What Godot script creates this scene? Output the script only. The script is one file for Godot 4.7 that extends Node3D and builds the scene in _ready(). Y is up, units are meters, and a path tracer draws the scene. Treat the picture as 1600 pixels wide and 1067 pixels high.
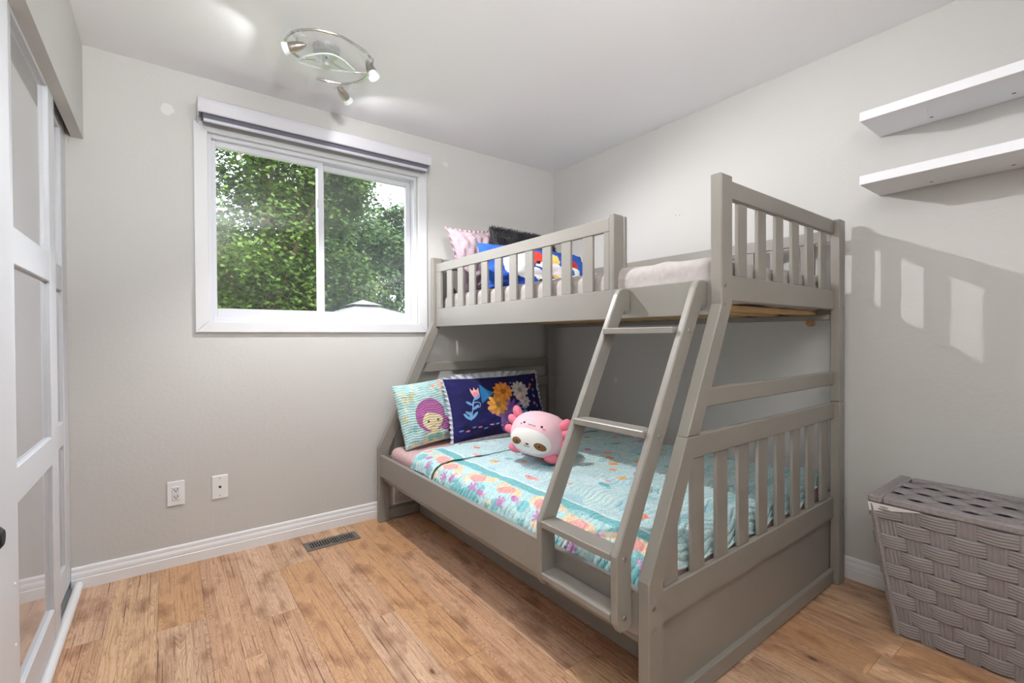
extends Node3D
# ---------------------------------------------------------------- helpers
var M := {}
var used := {}
var box_cache := {}

func unique(parent: Node, called: String) -> String:
	var key := str(parent.get_instance_id()) + "/" + called
	if not used.has(key):
		used[key] = 0
		return called
	used[key] += 1
	return "%s_%03d" % [called, used[key]]

func put(o: Node3D, called: String, parent: Node = self) -> Node3D:
	o.name = unique(parent, called)
	parent.add_child(o, true)
	return o

func tag(o: Node3D, label: String, category: String, group := "") -> Node3D:
	o.set_meta("label", label)
	o.set_meta("category", category)
	if group != "":
		o.set_meta("group", group)
	return o

func structure(o: Node3D, label := "") -> Node3D:
	o.set_meta("kind", "structure")
	if label != "":
		o.set_meta("label", label)
	return o

func base(called: String, at := Vector3.ZERO, turn := 0.0, parent: Node = self) -> Node3D:
	var o := Node3D.new()
	o.position = at
	o.rotation.y = turn
	return put(o, called, parent)

func obj(called: String, mesh: Mesh, m: Material, parent: Node = self, at := Vector3.ZERO, turn := Basis.IDENTITY) -> MeshInstance3D:
	var o := MeshInstance3D.new()
	o.mesh = mesh
	o.material_override = m
	o.transform = Transform3D(turn, at)
	o.cast_shadow = GeometryInstance3D.SHADOW_CASTING_SETTING_ON
	put(o, called, parent)
	return o

func begin() -> SurfaceTool:
	var st := SurfaceTool.new()
	st.begin(Mesh.PRIMITIVE_TRIANGLES)
	return st

func tri(st: SurfaceTool, a: Vector3, b: Vector3, c: Vector3, n: Vector3) -> void:
	if (b - a).cross(c - a).dot(n) > 0.0:
		var t := b
		b = c
		c = t
	for p in [a, b, c]:
		st.set_normal(n)
		st.add_vertex(p)

func quad(st: SurfaceTool, a: Vector3, b: Vector3, c: Vector3, d: Vector3, away: Vector3) -> void:
	var n := (b - a).cross(c - a)
	if n.length() < 1e-12:
		n = (c - a).cross(d - a)
	n = n.normalized()
	if n.dot(away) < 0.0:
		n = -n
	tri(st, a, b, c, n)
	tri(st, a, c, d, n)

# a box with chamfered edges, added at a centre
func add_box(st: SurfaceTool, c: Vector3, s: Vector3, b := 0.002) -> void:
	var h := s * 0.5
	b = minf(b, minf(h.x, minf(h.y, h.z)) * 0.9)
	var v := func(sg: Vector3, ax: int) -> Vector3:
		var p := sg * (h - Vector3.ONE * b)
		p[ax] = sg[ax] * h[ax]
		return c + p
	for ax in 3:
		var a1: int = (ax + 1) % 3
		var a2: int = (ax + 2) % 3
		for s0 in [-1.0, 1.0]:
			var n := Vector3.ZERO
			n[ax] = s0
			var q := []
			for k in [[-1.0, -1.0], [1.0, -1.0], [1.0, 1.0], [-1.0, 1.0]]:
				var sg := Vector3.ZERO
				sg[ax] = s0
				sg[a1] = k[0]
				sg[a2] = k[1]
				q.append(v.call(sg, ax))
			quad(st, q[0], q[1], q[2], q[3], n)
			for s1 in [-1.0, 1.0]:
				var e0 := Vector3.ZERO
				e0[ax] = s0
				e0[a1] = s1
				e0[a2] = -1.0
				var e1 := e0
				e1[a2] = 1.0
				var nn := Vector3.ZERO
				nn[ax] = s0
				nn[a1] = s1
				quad(st, v.call(e0, ax), v.call(e1, ax), v.call(e1, a1), v.call(e0, a1), nn)
	for x in [-1.0, 1.0]:
		for y in [-1.0, 1.0]:
			for z in [-1.0, 1.0]:
				var sg := Vector3(x, y, z)
				tri(st, v.call(sg, 0), v.call(sg, 1), v.call(sg, 2), sg.normalized())

func box_mesh(s: Vector3, b := 0.002) -> Mesh:
	var key := "%.4f,%.4f,%.4f,%.4f" % [s.x, s.y, s.z, b]
	if not box_cache.has(key):
		var st := begin()
		add_box(st, Vector3.ZERO, s, b)
		box_cache[key] = st.commit()
	return box_cache[key]

# box given by its two corners
func bar(called: String, lo: Vector3, hi: Vector3, m: Material, parent: Node = self, b := 0.002) -> MeshInstance3D:
	return obj(called, box_mesh(hi - lo, b), m, parent, (lo + hi) * 0.5)

# polygon in x-y pushed along z from 0 to depth with chamfered rims
func extrude(poly: PackedVector2Array, depth: float, b := 0.002) -> Mesh:
	var st := begin()
	var n := poly.size()
	if not Geometry2D.is_polygon_clockwise(poly):
		poly.reverse()
	var inn := PackedVector2Array()
	for i in n:
		var d0 := (poly[i] - poly[(i + n - 1) % n]).normalized()
		var d1 := (poly[(i + 1) % n] - poly[i]).normalized()
		var n0 := Vector2(-d0.y, d0.x)
		var n1 := Vector2(-d1.y, d1.x)
		var mid := (n0 + n1).normalized()
		inn.append(poly[i] + mid * (b / maxf(0.3, mid.dot(n0))))
	# make sure that it went inwards
	if absf(area(inn)) > absf(area(poly)):
		for i in n:
			inn[i] = poly[i] * 2.0 - inn[i]
	var t := Geometry2D.triangulate_polygon(inn)
	for k in range(0, t.size(), 3):
		for zz in [[0.0, Vector3.FORWARD], [depth, Vector3.BACK]]:
			var z: float = zz[0]
			tri(st, v3(inn[t[k]], z), v3(inn[t[k + 1]], z), v3(inn[t[k + 2]], z), zz[1])
	for i in n:
		var j := (i + 1) % n
		var dd := (poly[j] - poly[i]).normalized()
		var out := Vector3(dd.y, -dd.x, 0)
		var mid2 := (poly[i] + poly[j]) * 0.5
		if Geometry2D.is_point_in_polygon(mid2 + Vector2(out.x, out.y) * 0.0005, poly):
			out = -out
		quad(st, v3(poly[i], b), v3(poly[j], b), v3(poly[j], depth - b), v3(poly[i], depth - b), out)
		quad(st, v3(poly[i], b), v3(poly[j], b), v3(inn[j], 0), v3(inn[i], 0), out + Vector3.FORWARD)
		quad(st, v3(poly[i], depth - b), v3(poly[j], depth - b), v3(inn[j], depth), v3(inn[i], depth), out + Vector3.BACK)
	return st.commit()

func area(p: PackedVector2Array) -> float:
	var a := 0.0
	for i in p.size():
		a += p[i].cross(p[(i + 1) % p.size()])
	return a * 0.5

func v3(p: Vector2, z: float) -> Vector3:
	return Vector3(p.x, p.y, z)

# grid of points with smooth normals; pts[i][j], uv from 0 to 1 or given
func grid(st: SurfaceTool, pts: Array, uv = null, closed_i := false, flip := false) -> void:
	var ni := pts.size()
	var nj: int = pts[0].size()
	var nor := []
	for i in ni:
		var row := []
		for j in nj:
			var i0 := i - 1
			var i1 := i + 1
			if closed_i:
				i0 = (i + ni - 2) % (ni - 1)
				i1 = (i + 1) % (ni - 1)
			i0 = maxi(i0, 0)
			i1 = mini(i1, ni - 1)
			var a: Vector3 = pts[i1][j] - pts[i0][j]
			var b: Vector3 = pts[i][mini(j + 1, nj - 1)] - pts[i][maxi(j - 1, 0)]
			if a.length() < 1e-9:
				a = pts[mini(i + 1, ni - 1)][clampi(j, 1, nj - 2)] - pts[maxi(i - 1, 0)][clampi(j, 1, nj - 2)]
			var nn := a.cross(b).normalized()
			if flip:
				nn = -nn
			row.append(nn)
		nor.append(row)
	for i in ni - 1:
		for j in nj - 1:
			var c := [[i, j], [i + 1, j], [i + 1, j + 1], [i, j + 1]]
			for o in [[0, 1, 2], [0, 2, 3]]:
				var order: Array = o
				var a: Vector3 = pts[c[o[0]][0]][c[o[0]][1]]
				var b: Vector3 = pts[c[o[1]][0]][c[o[1]][1]]
				var d: Vector3 = pts[c[o[2]][0]][c[o[2]][1]]
				var fn := (b - a).cross(d - a)
				if fn.length() < 1e-14:
					continue
				if fn.dot(nor[c[o[0]][0]][c[o[0]][1]] + nor[c[o[1]][0]][c[o[1]][1]] + nor[c[o[2]][0]][c[o[2]][1]]) > 0:
					order = [o[0], o[2], o[1]]
				for k in order:
					var ii: int = c[k][0]
					var jj: int = c[k][1]
					st.set_normal(nor[ii][jj])
					if uv != null:
						st.set_uv(uv.call(ii, jj))
					else:
						st.set_uv(Vector2(float(ii) / (ni - 1), float(jj) / (nj - 1)))
					st.add_vertex(pts[ii][jj])

# profile of Vector2(radius, height) turned round y
func lathe(profile: Array, seg := 24) -> Mesh:
	var st := begin()
	var pts := []
	for i in seg + 1:
		var a := TAU * i / seg
		var row := []
		for p in profile:
			row.append(Vector3(cos(a) * p.x, p.y, sin(a) * p.x))
		pts.append(row)
	for i in seg:
		for j in profile.size() - 1:
			var mid := TAU * (i + 0.5) / seg
			var e: Vector2 = profile[j + 1] - profile[j]
			var out := Vector3(cos(mid) * e.y, -e.x, sin(mid) * e.y)
			quad(st, pts[i][j], pts[i + 1][j], pts[i + 1][j + 1], pts[i][j + 1], out)
	return st.commit()

func tube(path: Array, radius, seg := 10, flat := 1.0) -> Mesh:
	var st := begin()
	var rings := []
	var up := Vector3.UP
	for k in path.size():
		var t: Vector3 = (path[mini(k + 1, path.size() - 1)] - path[maxi(k - 1, 0)]).normalized()
		if absf(t.dot(up)) > 0.97:
			up = Vector3.RIGHT
		var s := t.cross(up).normalized()
		var u := s.cross(t).normalized()
		var r: float = radius if radius is float else radius[k]
		var ring := []
		for i in seg + 1:
			var a := TAU * i / seg
			ring.append(path[k] + s * cos(a) * r + u * sin(a) * r * flat)
		rings.append(ring)
	for k in path.size() - 1:
		for i in seg:
			var c: Vector3 = (path[k] + path[k + 1]) * 0.5
			var m: Vector3 = (rings[k][i] + rings[k][i + 1] + rings[k + 1][i] + rings[k + 1][i + 1]) * 0.25
			quad(st, rings[k][i], rings[k][i + 1], rings[k + 1][i + 1], rings[k + 1][i], m - c)
	for e in [0, path.size() - 1]:
		var n: Vector3 = (path[0] - path[1]) if e == 0 else (path[e] - path[e - 1])
		for i in seg:
			tri(st, path[e], rings[e][i], rings[e][i + 1], n.normalized())
	return st.commit()

func smooth_path(p: Array, per := 6) -> Array:
	var out := []
	for i in p.size() - 1:
		var a: Vector3 = p[maxi(i - 1, 0)]
		var d: Vector3 = p[mini(i + 2, p.size() - 1)]
		for k in per:
			out.append(p[i].cubic_interpolate(p[i + 1], a, d, float(k) / per))
	out.append(p[-1])
	return out

func ellipsoid(r: Vector3, nu := 28, nv := 18, warp = null) -> Mesh:
	var st := begin()
	var pts := []
	for i in nu + 1:
		var row := []
		for j in nv + 1:
			var a := TAU * (i % nu) / nu
			var b := PI * (float(j) / nv - 0.5)
			var d := Vector3(cos(b) * cos(a), sin(b), cos(b) * sin(a))
			var p := Vector3(d.x * r.x, d.y * r.y, d.z * r.z)
			if warp != null:
				p = warp.call(p, d)
			row.append(p)
		pts.append(row)
	grid(st, pts, null, true, false)
	var m := st.commit()
	return m

func rgb(r: int, g: int, b: int) -> Color:
	return Color(r / 255.0, g / 255.0, b / 255.0)

func mat(c: Color, rough := 0.6, metal := 0.0) -> StandardMaterial3D:
	var m := StandardMaterial3D.new()
	m.albedo_color = c
	m.roughness = rough
	m.metallic = metal
	return m

func noise(seed_: int, freq: float, oct := 3) -> FastNoiseLite:
	var n := FastNoiseLite.new()
	n.seed = seed_
	n.noise_type = FastNoiseLite.TYPE_SIMPLEX_SMOOTH
	n.frequency = freq
	n.fractal_octaves = oct
	return n

func noise_tex(seed_: int, freq: float, lo: Color, hi: Color, size := 256, oct := 3) -> NoiseTexture2D:
	var t := NoiseTexture2D.new()
	t.width = size
	t.height = size
	t.seamless = true
	t.noise = noise(seed_, freq, oct)
	var g := Gradient.new()
	g.set_color(0, lo)
	g.set_color(1, hi)
	t.color_ramp = g
	return t

func normal_tex(seed_: int, freq: float, strength: float, size := 256) -> NoiseTexture2D:
	var t := NoiseTexture2D.new()
	t.width = size
	t.height = size
	t.seamless = true
	t.noise = noise(seed_, freq, 3)
	t.as_normal_map = true
	t.bump_strength = strength
	return t

# ---- flat print: polygons filled row by row on an image
func fill(img: Image, poly: Array, c: Color) -> void:
	var y0 := 1e9
	var y1 := -1e9
	for p in poly:
		y0 = minf(y0, p.y)
		y1 = maxf(y1, p.y)
	for y in range(maxi(0, int(y0)), mini(img.get_height() - 1, int(y1)) + 1):
		var xs := []
		var fy := y + 0.5
		for i in poly.size():
			var a: Vector2 = poly[i]
			var b: Vector2 = poly[(i + 1) % poly.size()]
			if (a.y <= fy) != (b.y <= fy):
				xs.append(a.x + (fy - a.y) / (b.y - a.y) * (b.x - a.x))
		xs.sort()
		for k in range(0, xs.size() - 1, 2):
			var xa := maxi(0, int(round(xs[k])))
			var xb := mini(img.get_width(), int(round(xs[k + 1])))
			if xb > xa:
				img.fill_rect(Rect2i(xa, y, xb - xa, 1), c)

func spin(pts: Array, at: Vector2, turn: float, s: float) -> Array:
	var out := []
	for p in pts:
		out.append(at + (p as Vector2).rotated(turn) * s)
	return out

func oval(at: Vector2, rx: float, ry: float, turn := 0.0) -> Array:
	var out := []
	for i in 22:
		var a := TAU * i / 22
		out.append(at + Vector2(cos(a) * rx, sin(a) * ry).rotated(turn))
	return out

func stroke(img: Image, pts: Array, w: float, c: Color) -> void:
	for i in pts.size() - 1:
		var d: Vector2 = (pts[i + 1] - pts[i]).normalized().orthogonal() * w * 0.5
		fill(img, [pts[i] + d, pts[i + 1] + d, pts[i + 1] - d, pts[i] - d], c)
		fill(img, oval(pts[i], w * 0.5, w * 0.5), c)

func star(at: Vector2, r: float, turn: float, inner := 0.45) -> Array:
	var out := []
	for i in 10:
		out.append(at + Vector2(r if i % 2 == 0 else r * inner, 0).rotated(turn + TAU * i / 10))
	return out

func fish(img: Image, at: Vector2, s: float, turn: float, c: Color, c2: Color) -> void:
	fill(img, oval(at, s, s * 0.55, turn), c)
	fill(img, spin([Vector2(-0.7, 0), Vector2(-1.6, -0.6), Vector2(-1.4, 0), Vector2(-1.6, 0.6)], at, turn, s), c2)
	fill(img, spin([Vector2(-0.2, -0.4), Vector2(-0.5, -0.9), Vector2(0.3, -0.5)], at, turn, s), c2)
	fill(img, oval(at + Vector2(s * 0.55, -s * 0.1).rotated(turn), s * 0.1, s * 0.1), rgb(70, 70, 90))

func shell(img: Image, at: Vector2, s: float, turn: float, c: Color, c2: Color) -> void:
	var pts := [Vector2(0, 0.9)]
	for i in 9:
		var a := PI + PI * i / 8.0
		pts.append(Vector2(cos(a) * 1.1, sin(a) * 0.8 - 0.1 + (0.1 if i % 2 == 0 else -0.06)))
	fill(img, spin(pts, at, turn, s), c)
	for i in 4:
		var a2 := PI + PI * (i + 1) / 5.0
		stroke(img, spin([Vector2(0, 0.8), Vector2(cos(a2) * 0.95, sin(a2) * 0.7)], at, turn, s), maxf(1.2, s * 0.08), c2)

func coral(img: Image, at: Vector2, s: float, turn: float, c: Color) -> void:
	for i in 5:
		var a := -PI / 2 + (i - 2) * 0.42 + turn
		var tip := at + Vector2.from_angle(a) * s * (1.3 - absf(i - 2) * 0.2)
		var mid := at + Vector2.from_angle(a * 0.6 - PI * 0.2 + turn * 0.4) * s * 0.5
		stroke(img, [at, mid, tip], s * 0.26, c)
		fill(img, oval(tip, s * 0.17, s * 0.17), c)

func weed(img: Image, at: Vector2, s: float, turn: float, c: Color) -> void:
	for k in 3:
		var pts := []
		for i in 8:
			pts.append(at + Vector2((k - 1) * 0.3 * s + sin(i * 1.1 + k) * s * 0.12, -i * s * 0.22).rotated(turn))
		stroke(img, pts, s * 0.13, c)

func tex(img: Image) -> ImageTexture:
	return ImageTexture.create_from_image(img)

# ---------------------------------------------------------------- materials
func make_materials() -> void:
	var wall := mat(rgb(205, 203, 199), 0.75)
	wall.normal_enabled = true
	wall.normal_texture = normal_tex(3, 0.05, 1.2)
	wall.normal_scale = 0.25
	wall.uv1_triplanar = true
	wall.uv1_world_triplanar = true
	wall.uv1_scale = Vector3.ONE * 3.0
	M.wall = wall
	var ceil := mat(rgb(244, 244, 245), 0.85)
	M.ceiling = ceil
	M.trim = mat(rgb(238, 238, 239), 0.4)
	M.door = mat(rgb(214, 216, 220), 0.35)
	M.vinyl = mat(rgb(212, 212, 217), 0.35)
	M.casing = mat(rgb(220, 220, 221), 0.4)
	var bed := mat(Color.WHITE, 0.38)
	bed.albedo_texture = noise_tex(11, 0.01, rgb(141, 136, 128), rgb(145, 140, 132), 128, 2)
	bed.uv1_triplanar = true
	bed.uv1_scale = Vector3(2, 2, 2)
	bed.normal_enabled = true
	bed.normal_texture = normal_tex(12, 0.05, 1.0)
	bed.normal_scale = 0.06
	M.bed = bed
	M.steel = mat(rgb(158, 156, 152), 0.35, 1.0)
	M.nickel = mat(rgb(186, 180, 174), 0.28, 1.0)
	M.chrome = mat(rgb(214, 214, 216), 0.16, 1.0)
	M.dark = mat(rgb(28, 28, 30), 0.6)
	M.black = mat(rgb(12, 12, 13), 0.5)
	M.white = mat(rgb(240, 240, 240), 0.45)
	M.cassette = mat(rgb(206, 205, 210), 0.5)
	M.shelf = mat(rgb(240, 240, 243), 0.5)
	M.aluminium = mat(rgb(158, 160, 164), 0.45, 0.3)
	M.bronze = mat(rgb(112, 104, 98), 0.5, 0.2)
	var pine := mat(Color.WHITE, 0.6)
	pine.albedo_texture = noise_tex(15, 0.02, rgb(198, 156, 104), rgb(222, 184, 132), 128)
	pine.uv1_triplanar = true
	pine.uv1_scale = Vector3(2, 12, 12)
	M.pine = pine
	var panel := mat(rgb(168, 169, 174), 0.12)
	panel.metallic_specular = 0.8
	panel.clearcoat_enabled = true
	panel.clearcoat = 1.0
	panel.clearcoat_roughness = 0.03
	M.panel = panel
	var glass := mat(Color(0.1, 0.12, 0.12, 0.04), 0.02)
	glass.transparency = BaseMaterial3D.TRANSPARENCY_ALPHA
	M.glass = glass
	var mesh := mat(Color(0.5, 0.53, 0.54, 0.14), 0.9)
	mesh.transparency = BaseMaterial3D.TRANSPARENCY_ALPHA
	M.screen = mesh
	var frosted := mat(Color(0.92, 0.96, 0.96, 0.14), 0.06)
	frosted.transparency = BaseMaterial3D.TRANSPARENCY_ALPHA
	M.frosted = frosted
	var edge := mat(Color(0.97, 1, 1), 0.15)
	M.glass_edge = edge
	var glow := mat(Color(1, 1, 1), 0.3)
	glow.emission_enabled = true
	glow.emission = Color(1, 0.97, 0.93)
	glow.emission_energy_multiplier = 4.0
	M.glow = glow
	var sheet := mat(Color.WHITE, 0.9)
	sheet.albedo_texture = noise_tex(21, 0.03, rgb(176, 168, 164), rgb(190, 182, 178))
	sheet.uv1_triplanar = true
	sheet.uv1_scale = Vector3.ONE * 4
	sheet.normal_enabled = true
	sheet.normal_texture = normal_tex(22, 0.012, 5.0)
	sheet.normal_scale = 0.5
	M.sheet = sheet
	var pink := sheet.duplicate() as StandardMaterial3D
	pink.albedo_texture = noise_tex(23, 0.03, rgb(200, 164, 164), rgb(212, 178, 177))
	M.pink_sheet = pink
	var mauve := sheet.duplicate() as StandardMaterial3D
	mauve.albedo_texture = noise_tex(24, 0.05, rgb(164, 142, 148), rgb(190, 170, 176))
	M.mauve = mauve

# one board's print of oak strips: grain along v
func oak(seed_: int, tone: Color, amount: float) -> StandardMaterial3D:
	var w := 144
	var h := 1152
	var low := noise(seed_, 1.0, 2)
	var fine := noise(seed_ + 40, 1.0, 2)
	var crack := noise(seed_ + 80, 1.0, 2)
	var blot := noise(seed_ + 120, 1.0, 3)
	var rng := RandomNumberGenerator.new()
	rng.seed = seed_ * 77 + 5
	var c1 := rng.randf_range(0.3, 0.42)
	var c2 := rng.randf_range(0.62, 0.74)
	var shift := [rng.randf_range(-0.07, 0.09), rng.randf_range(-0.07, 0.09), rng.randf_range(-0.07, 0.09)]
	var tight := [rng.randf_range(4.0, 13.0), rng.randf_range(4.0, 13.0), rng.randf_range(4.0, 13.0)]
	var knots := []
	for i in rng.randi_range(0, 2):
		knots.append([rng.randf_range(0.1, 0.9), rng.randf_range(0.05, 0.95), rng.randf_range(0.4, 1.4)])
	var data := PackedByteArray()
	data.resize(w * h * 3)
	var light := tone
	var dark := Color(tone.r * 0.46, tone.g * 0.35, tone.b * 0.28)
	var at := 0
	for y in h:
		var v := float(y) / h
		var wob := low.get_noise_2d(40.0, v * 6.0) * 0.012
		for x in w:
			var u := float(x) / w
			var k := 0 if u + wob < c1 else (1 if u - wob < c2 else 2)
			var f := low.get_noise_2d(u * 2.4 + k * 31.0, v * 1.3) + low.get_noise_2d(u * 4.0 + 9.0, v * 9.0) * 0.07
			var kd := 0.0
			for kn in knots:
				var du: float = (u - kn[0]) * 0.157
				var dv: float = (v - kn[1]) * 1.28
				var r2: float = (du * du + dv * dv * 0.16) / (0.00016 * kn[2])
				if r2 < 12.0:
					f += 0.7 * exp(-r2 * 0.5)
					kd = maxf(kd, 0.85 * exp(-r2 * 4.0) + 0.22 * exp(-r2 * 0.4))
			var ring := fposmod(f * tight[k], 1.0)
			var line := pow(ring, 3.0) * (1.0 if ring < 0.93 else (1.0 - ring) * 14.0)
			var fib := fine.get_noise_2d(u * 70.0, v * 30.0)
			var fib2 := fine.get_noise_2d(u * 22.0 + 70.0, v * 3.0)
			var cr := crack.get_noise_2d(u * 17.0, v * 1.5)
			var dk := line * 0.42 * amount + absf(fib) * 0.16 + maxf(0.0, fib2) * 0.3
			dk += clampf((cr - 0.55) * 4.5, 0.0, 0.65) + kd
			var bl := blot.get_noise_2d(u * 1.3, v * 4.5)
			dk += maxf(0.0, bl - 0.05) * 0.55
			var edge := minf(absf(u + wob - c1), absf(u - wob - c2))
			if edge < 0.006:
				dk += 0.22
			dk = clampf(dk + shift[k], 0.0, 1.0)
			var lift := 1.0 + fib * 0.06
			data[at] = int(clampf(lerpf(light.r, dark.r, dk) * lift, 0, 1) * 255)
			data[at + 1] = int(clampf(lerpf(light.g, dark.g, dk) * lift, 0, 1) * 255)
			data[at + 2] = int(clampf(lerpf(light.b, dark.b, dk) * lift, 0, 1) * 255)
			at += 3
	var img := Image.create_from_data(w, h, false, Image.FORMAT_RGB8, data)
	var m := mat(Color.WHITE, 0.36)
	m.albedo_texture = tex(img)
	m.metallic_specular = 0.4
	return m

# ---------------------------------------------------------------- the room
const CEIL := 2.44
const BACK := 3.4
const OPEN_L := -2.347
const OPEN_R := -1.19
const OPEN_B := 1.207
const OPEN_T := 2.17

func _ready() -> void:
	var cam := Camera3D.new()
	cam.name = "camera"
	cam.fov = 72.41
	cam.near = 0.05
	cam.far = 200.0
	cam.transform = Transform3D(Basis(Vector3(0.8034, -0.0053, 0.5954).normalized(), Vector3(0.01, 0.9999, -0.0047).normalized(), Vector3(-0.5954, 0.0097, 0.8034).normalized()).orthonormalized(), Vector3(-2.5243, 1.1193, 2.8365))
	add_child(cam)
	cam.current = true
	var env := Environment.new()
	var sky := Sky.new()
	var sm := ProceduralSkyMaterial.new()
	sm.sky_top_color = rgb(206, 220, 236)
	sm.sky_horizon_color = rgb(246, 247, 248)
	sm.ground_bottom_color = rgb(120, 126, 110)
	sm.ground_horizon_color = rgb(226, 228, 226)
	sm.sky_energy_multiplier = 2.4
	sm.ground_energy_multiplier = 1.0
	sky.sky_material = sm
	env.background_mode = Environment.BG_SKY
	env.sky = sky
	env.tonemap_mode = Environment.TONE_MAPPER_LINEAR
	env.tonemap_exposure = 0.96
	env.sdfgi_enabled = true
	env.ssao_enabled = true
	env.ssil_enabled = true
	var we := WorldEnvironment.new()
	we.name = "environment"
	we.environment = env
	add_child(we)
	var sun := DirectionalLight3D.new()
	sun.name = "sun"
	sun.light_color = Color(1.0, 0.96, 0.88)
	sun.light_energy = 1.6
	sun.light_angular_distance = 2.0
	sun.shadow_enabled = true
	add_child(sun)
	sun.look_at_from_position(Vector3(3, 8, 6), Vector3(0, 0, 0))

	make_materials()
	build_shell()
	build_floor()
	build_window()
	build_closet()
	build_bed()
	build_ladder()
	build_trundle()
	build_mattresses()
	build_quilt()
	build_pillows()
	build_plush()
	build_shelves()
	build_hamper()
	build_ceiling_lamp()
	build_unseen_uplight()
	build_shade()
	build_outlets()
	build_vent()
	build_outside()

func joined(boxes: Array, b := 0.001) -> Mesh:
	var st := begin()
	for q in boxes:
		var lo: Vector3 = q[0]
		var hi: Vector3 = q[1]
		add_box(st, (lo + hi) * 0.5, hi - lo, b)
	return st.commit()

func blob(rx: float, ry: float, seed_: int) -> Mesh:
	var rng := RandomNumberGenerator.new()
	rng.seed = seed_
	var p := PackedVector2Array()
	for i in 14:
		var a := TAU * i / 14
		p.append(Vector2(cos(a) * rx, sin(a) * ry) * rng.randf_range(0.8, 1.1))
	return extrude(p, 0.0008, 0.0003)

func build_shell() -> void:
	var w := structure(obj("wall_north", joined([
		[Vector3(-3.5, -0.2, -0.16), Vector3(OPEN_L, 2.6, 0)],
		[Vector3(OPEN_R, -0.2, -0.16), Vector3(0.15, 2.6, 0)],
		[Vector3(OPEN_L, -0.2, -0.16), Vector3(OPEN_R, OPEN_B, 0)],
		[Vector3(OPEN_L, OPEN_T, -0.16), Vector3(OPEN_R, 2.6, 0)]], 0.0), M.wall), "light warm grey painted wall with the window")
	var patch := mat(rgb(222, 221, 219), 0.8)
	obj("filler_patch", blob(0.028, 0.03, 4), patch, w, Vector3(-2.51, 2.24, 0.0))
	obj("filler_patch", blob(0.02, 0.018, 9), patch, w, Vector3(-0.98, 2.30, 0.0))
	var e := structure(obj("wall_east", joined([[Vector3(0, -0.2, 0), Vector3(0.15, 2.6, BACK + 0.15)]], 0.0), M.wall), "light warm grey painted wall behind the bunk bed")
	var side := Basis(Vector3.UP, -PI / 2)
	obj("filler_patch", blob(0.016, 0.02, 6), patch, e, Vector3(0, 0.813, 0.647), side)
	for h in [[1.155, 1.857], [1.13, 1.86]]:
		obj("nail_hole", blob(0.004, 0.004, 3), M.aluminium, e, Vector3(0, h[1], h[0]), side)
	structure(obj("wall_south", joined([[Vector3(-3.5, -0.2, BACK), Vector3(0, 2.6, BACK + 0.15)]], 0.0), M.wall), "plain painted wall behind the viewer")
	structure(obj("wall_west", joined([
		[Vector3(-2.965, -0.2, 1.42), Vector3(-2.815, 2.6, BACK)],
		[Vector3(-2.855, 2.018, 0), Vector3(-2.815, 2.6, 1.42)],
		[Vector3(-3.6, -0.2, -0.16), Vector3(-3.5, 2.6, BACK)],
		[Vector3(-3.5, -0.2, 1.42), Vector3(-2.965, 2.6, 1.5)]], 0.0), M.wall), "painted wall and header over the closet opening")
	structure(obj("ceiling", joined([[Vector3(-3.6, CEIL, -0.16), Vector3(0.15, 2.7, BACK + 0.15)]], 0.0), M.ceiling), "flat white ceiling")
	# skirting
	var prof := PackedVector2Array([Vector2(0, 0), Vector2(0.016, 0), Vector2(0.016, 0.046), Vector2(0.0125, 0.0485), Vector2(0.0135, 0.054), Vector2(0.0125, 0.066), Vector2(0.008, 0.078), Vector2(0.0085, 0.083), Vector2(0.0075, 0.092), Vector2(0.004, 0.097), Vector2(0, 0.098)])
	var n := obj("baseboard_north", extrude(prof, 2.875, 0.0004), M.trim, self, Vector3(0, 0, 0), Basis(Vector3(0, 0, 1), Vector3.UP, Vector3(-1, 0, 0)))
	structure(n, "white moulded baseboard under the window")
	var e2 := obj("baseboard_east", extrude(prof, BACK, 0.0004), M.trim, self, Vector3(0, 0, 0), Basis(Vector3(-1, 0, 0), Vector3.UP, Vector3(0, 0, 1)))
	structure(e2, "white moulded baseboard behind bed and hamper")

func plank_mesh(w: float, len: float) -> Mesh:
	var key := "plank%.3f,%.3f" % [w, len]
	if box_cache.has(key):
		return box_cache[key]
	var st := begin()
	var b := 0.0006
	var h := 0.012
	var face := func(p: Array, n: Vector3) -> void:
		var a: Vector3 = p[0]
		var bb: Vector3 = p[1]
		var c: Vector3 = p[2]
		var order := [0, 1, 2, 0, 2, 3]
		if (bb - a).cross(c - a).dot(n) > 0:
			order = [0, 2, 1, 0, 3, 2]
		for k in order:
			st.set_normal(n)
			st.set_uv(Vector2(p[k].x / w, p[k].z / 1.28))
			st.add_vertex(p[k])
	var lo := 0.0003
	var W := w - 0.0003
	var L := len - 0.0003
	face.call([Vector3(lo + b, 0, lo + b), Vector3(W - b, 0, lo + b), Vector3(W - b, 0, L - b), Vector3(lo + b, 0, L - b)], Vector3.UP)
	var top := [Vector3(lo + b, 0, lo + b), Vector3(W - b, 0, lo + b), Vector3(W - b, 0, L - b), Vector3(lo + b, 0, L - b)]
	var mid := [Vector3(lo, -b, lo), Vector3(W, -b, lo), Vector3(W, -b, L), Vector3(lo, -b, L)]
	var low := [Vector3(lo, -h, lo), Vector3(W, -h, lo), Vector3(W, -h, L), Vector3(lo, -h, L)]
	var out := [Vector3.FORWARD, Vector3.RIGHT, Vector3.BACK, Vector3.LEFT]
	for i in 4:
		var j := (i + 1) % 4
		face.call([top[i], top[j], mid[j], mid[i]], (out[i] + Vector3.UP).normalized())
		face.call([mid[i], mid[j], low[j], low[i]], out[i])
	box_cache[key] = st.commit()
	return box_cache[key]

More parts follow.
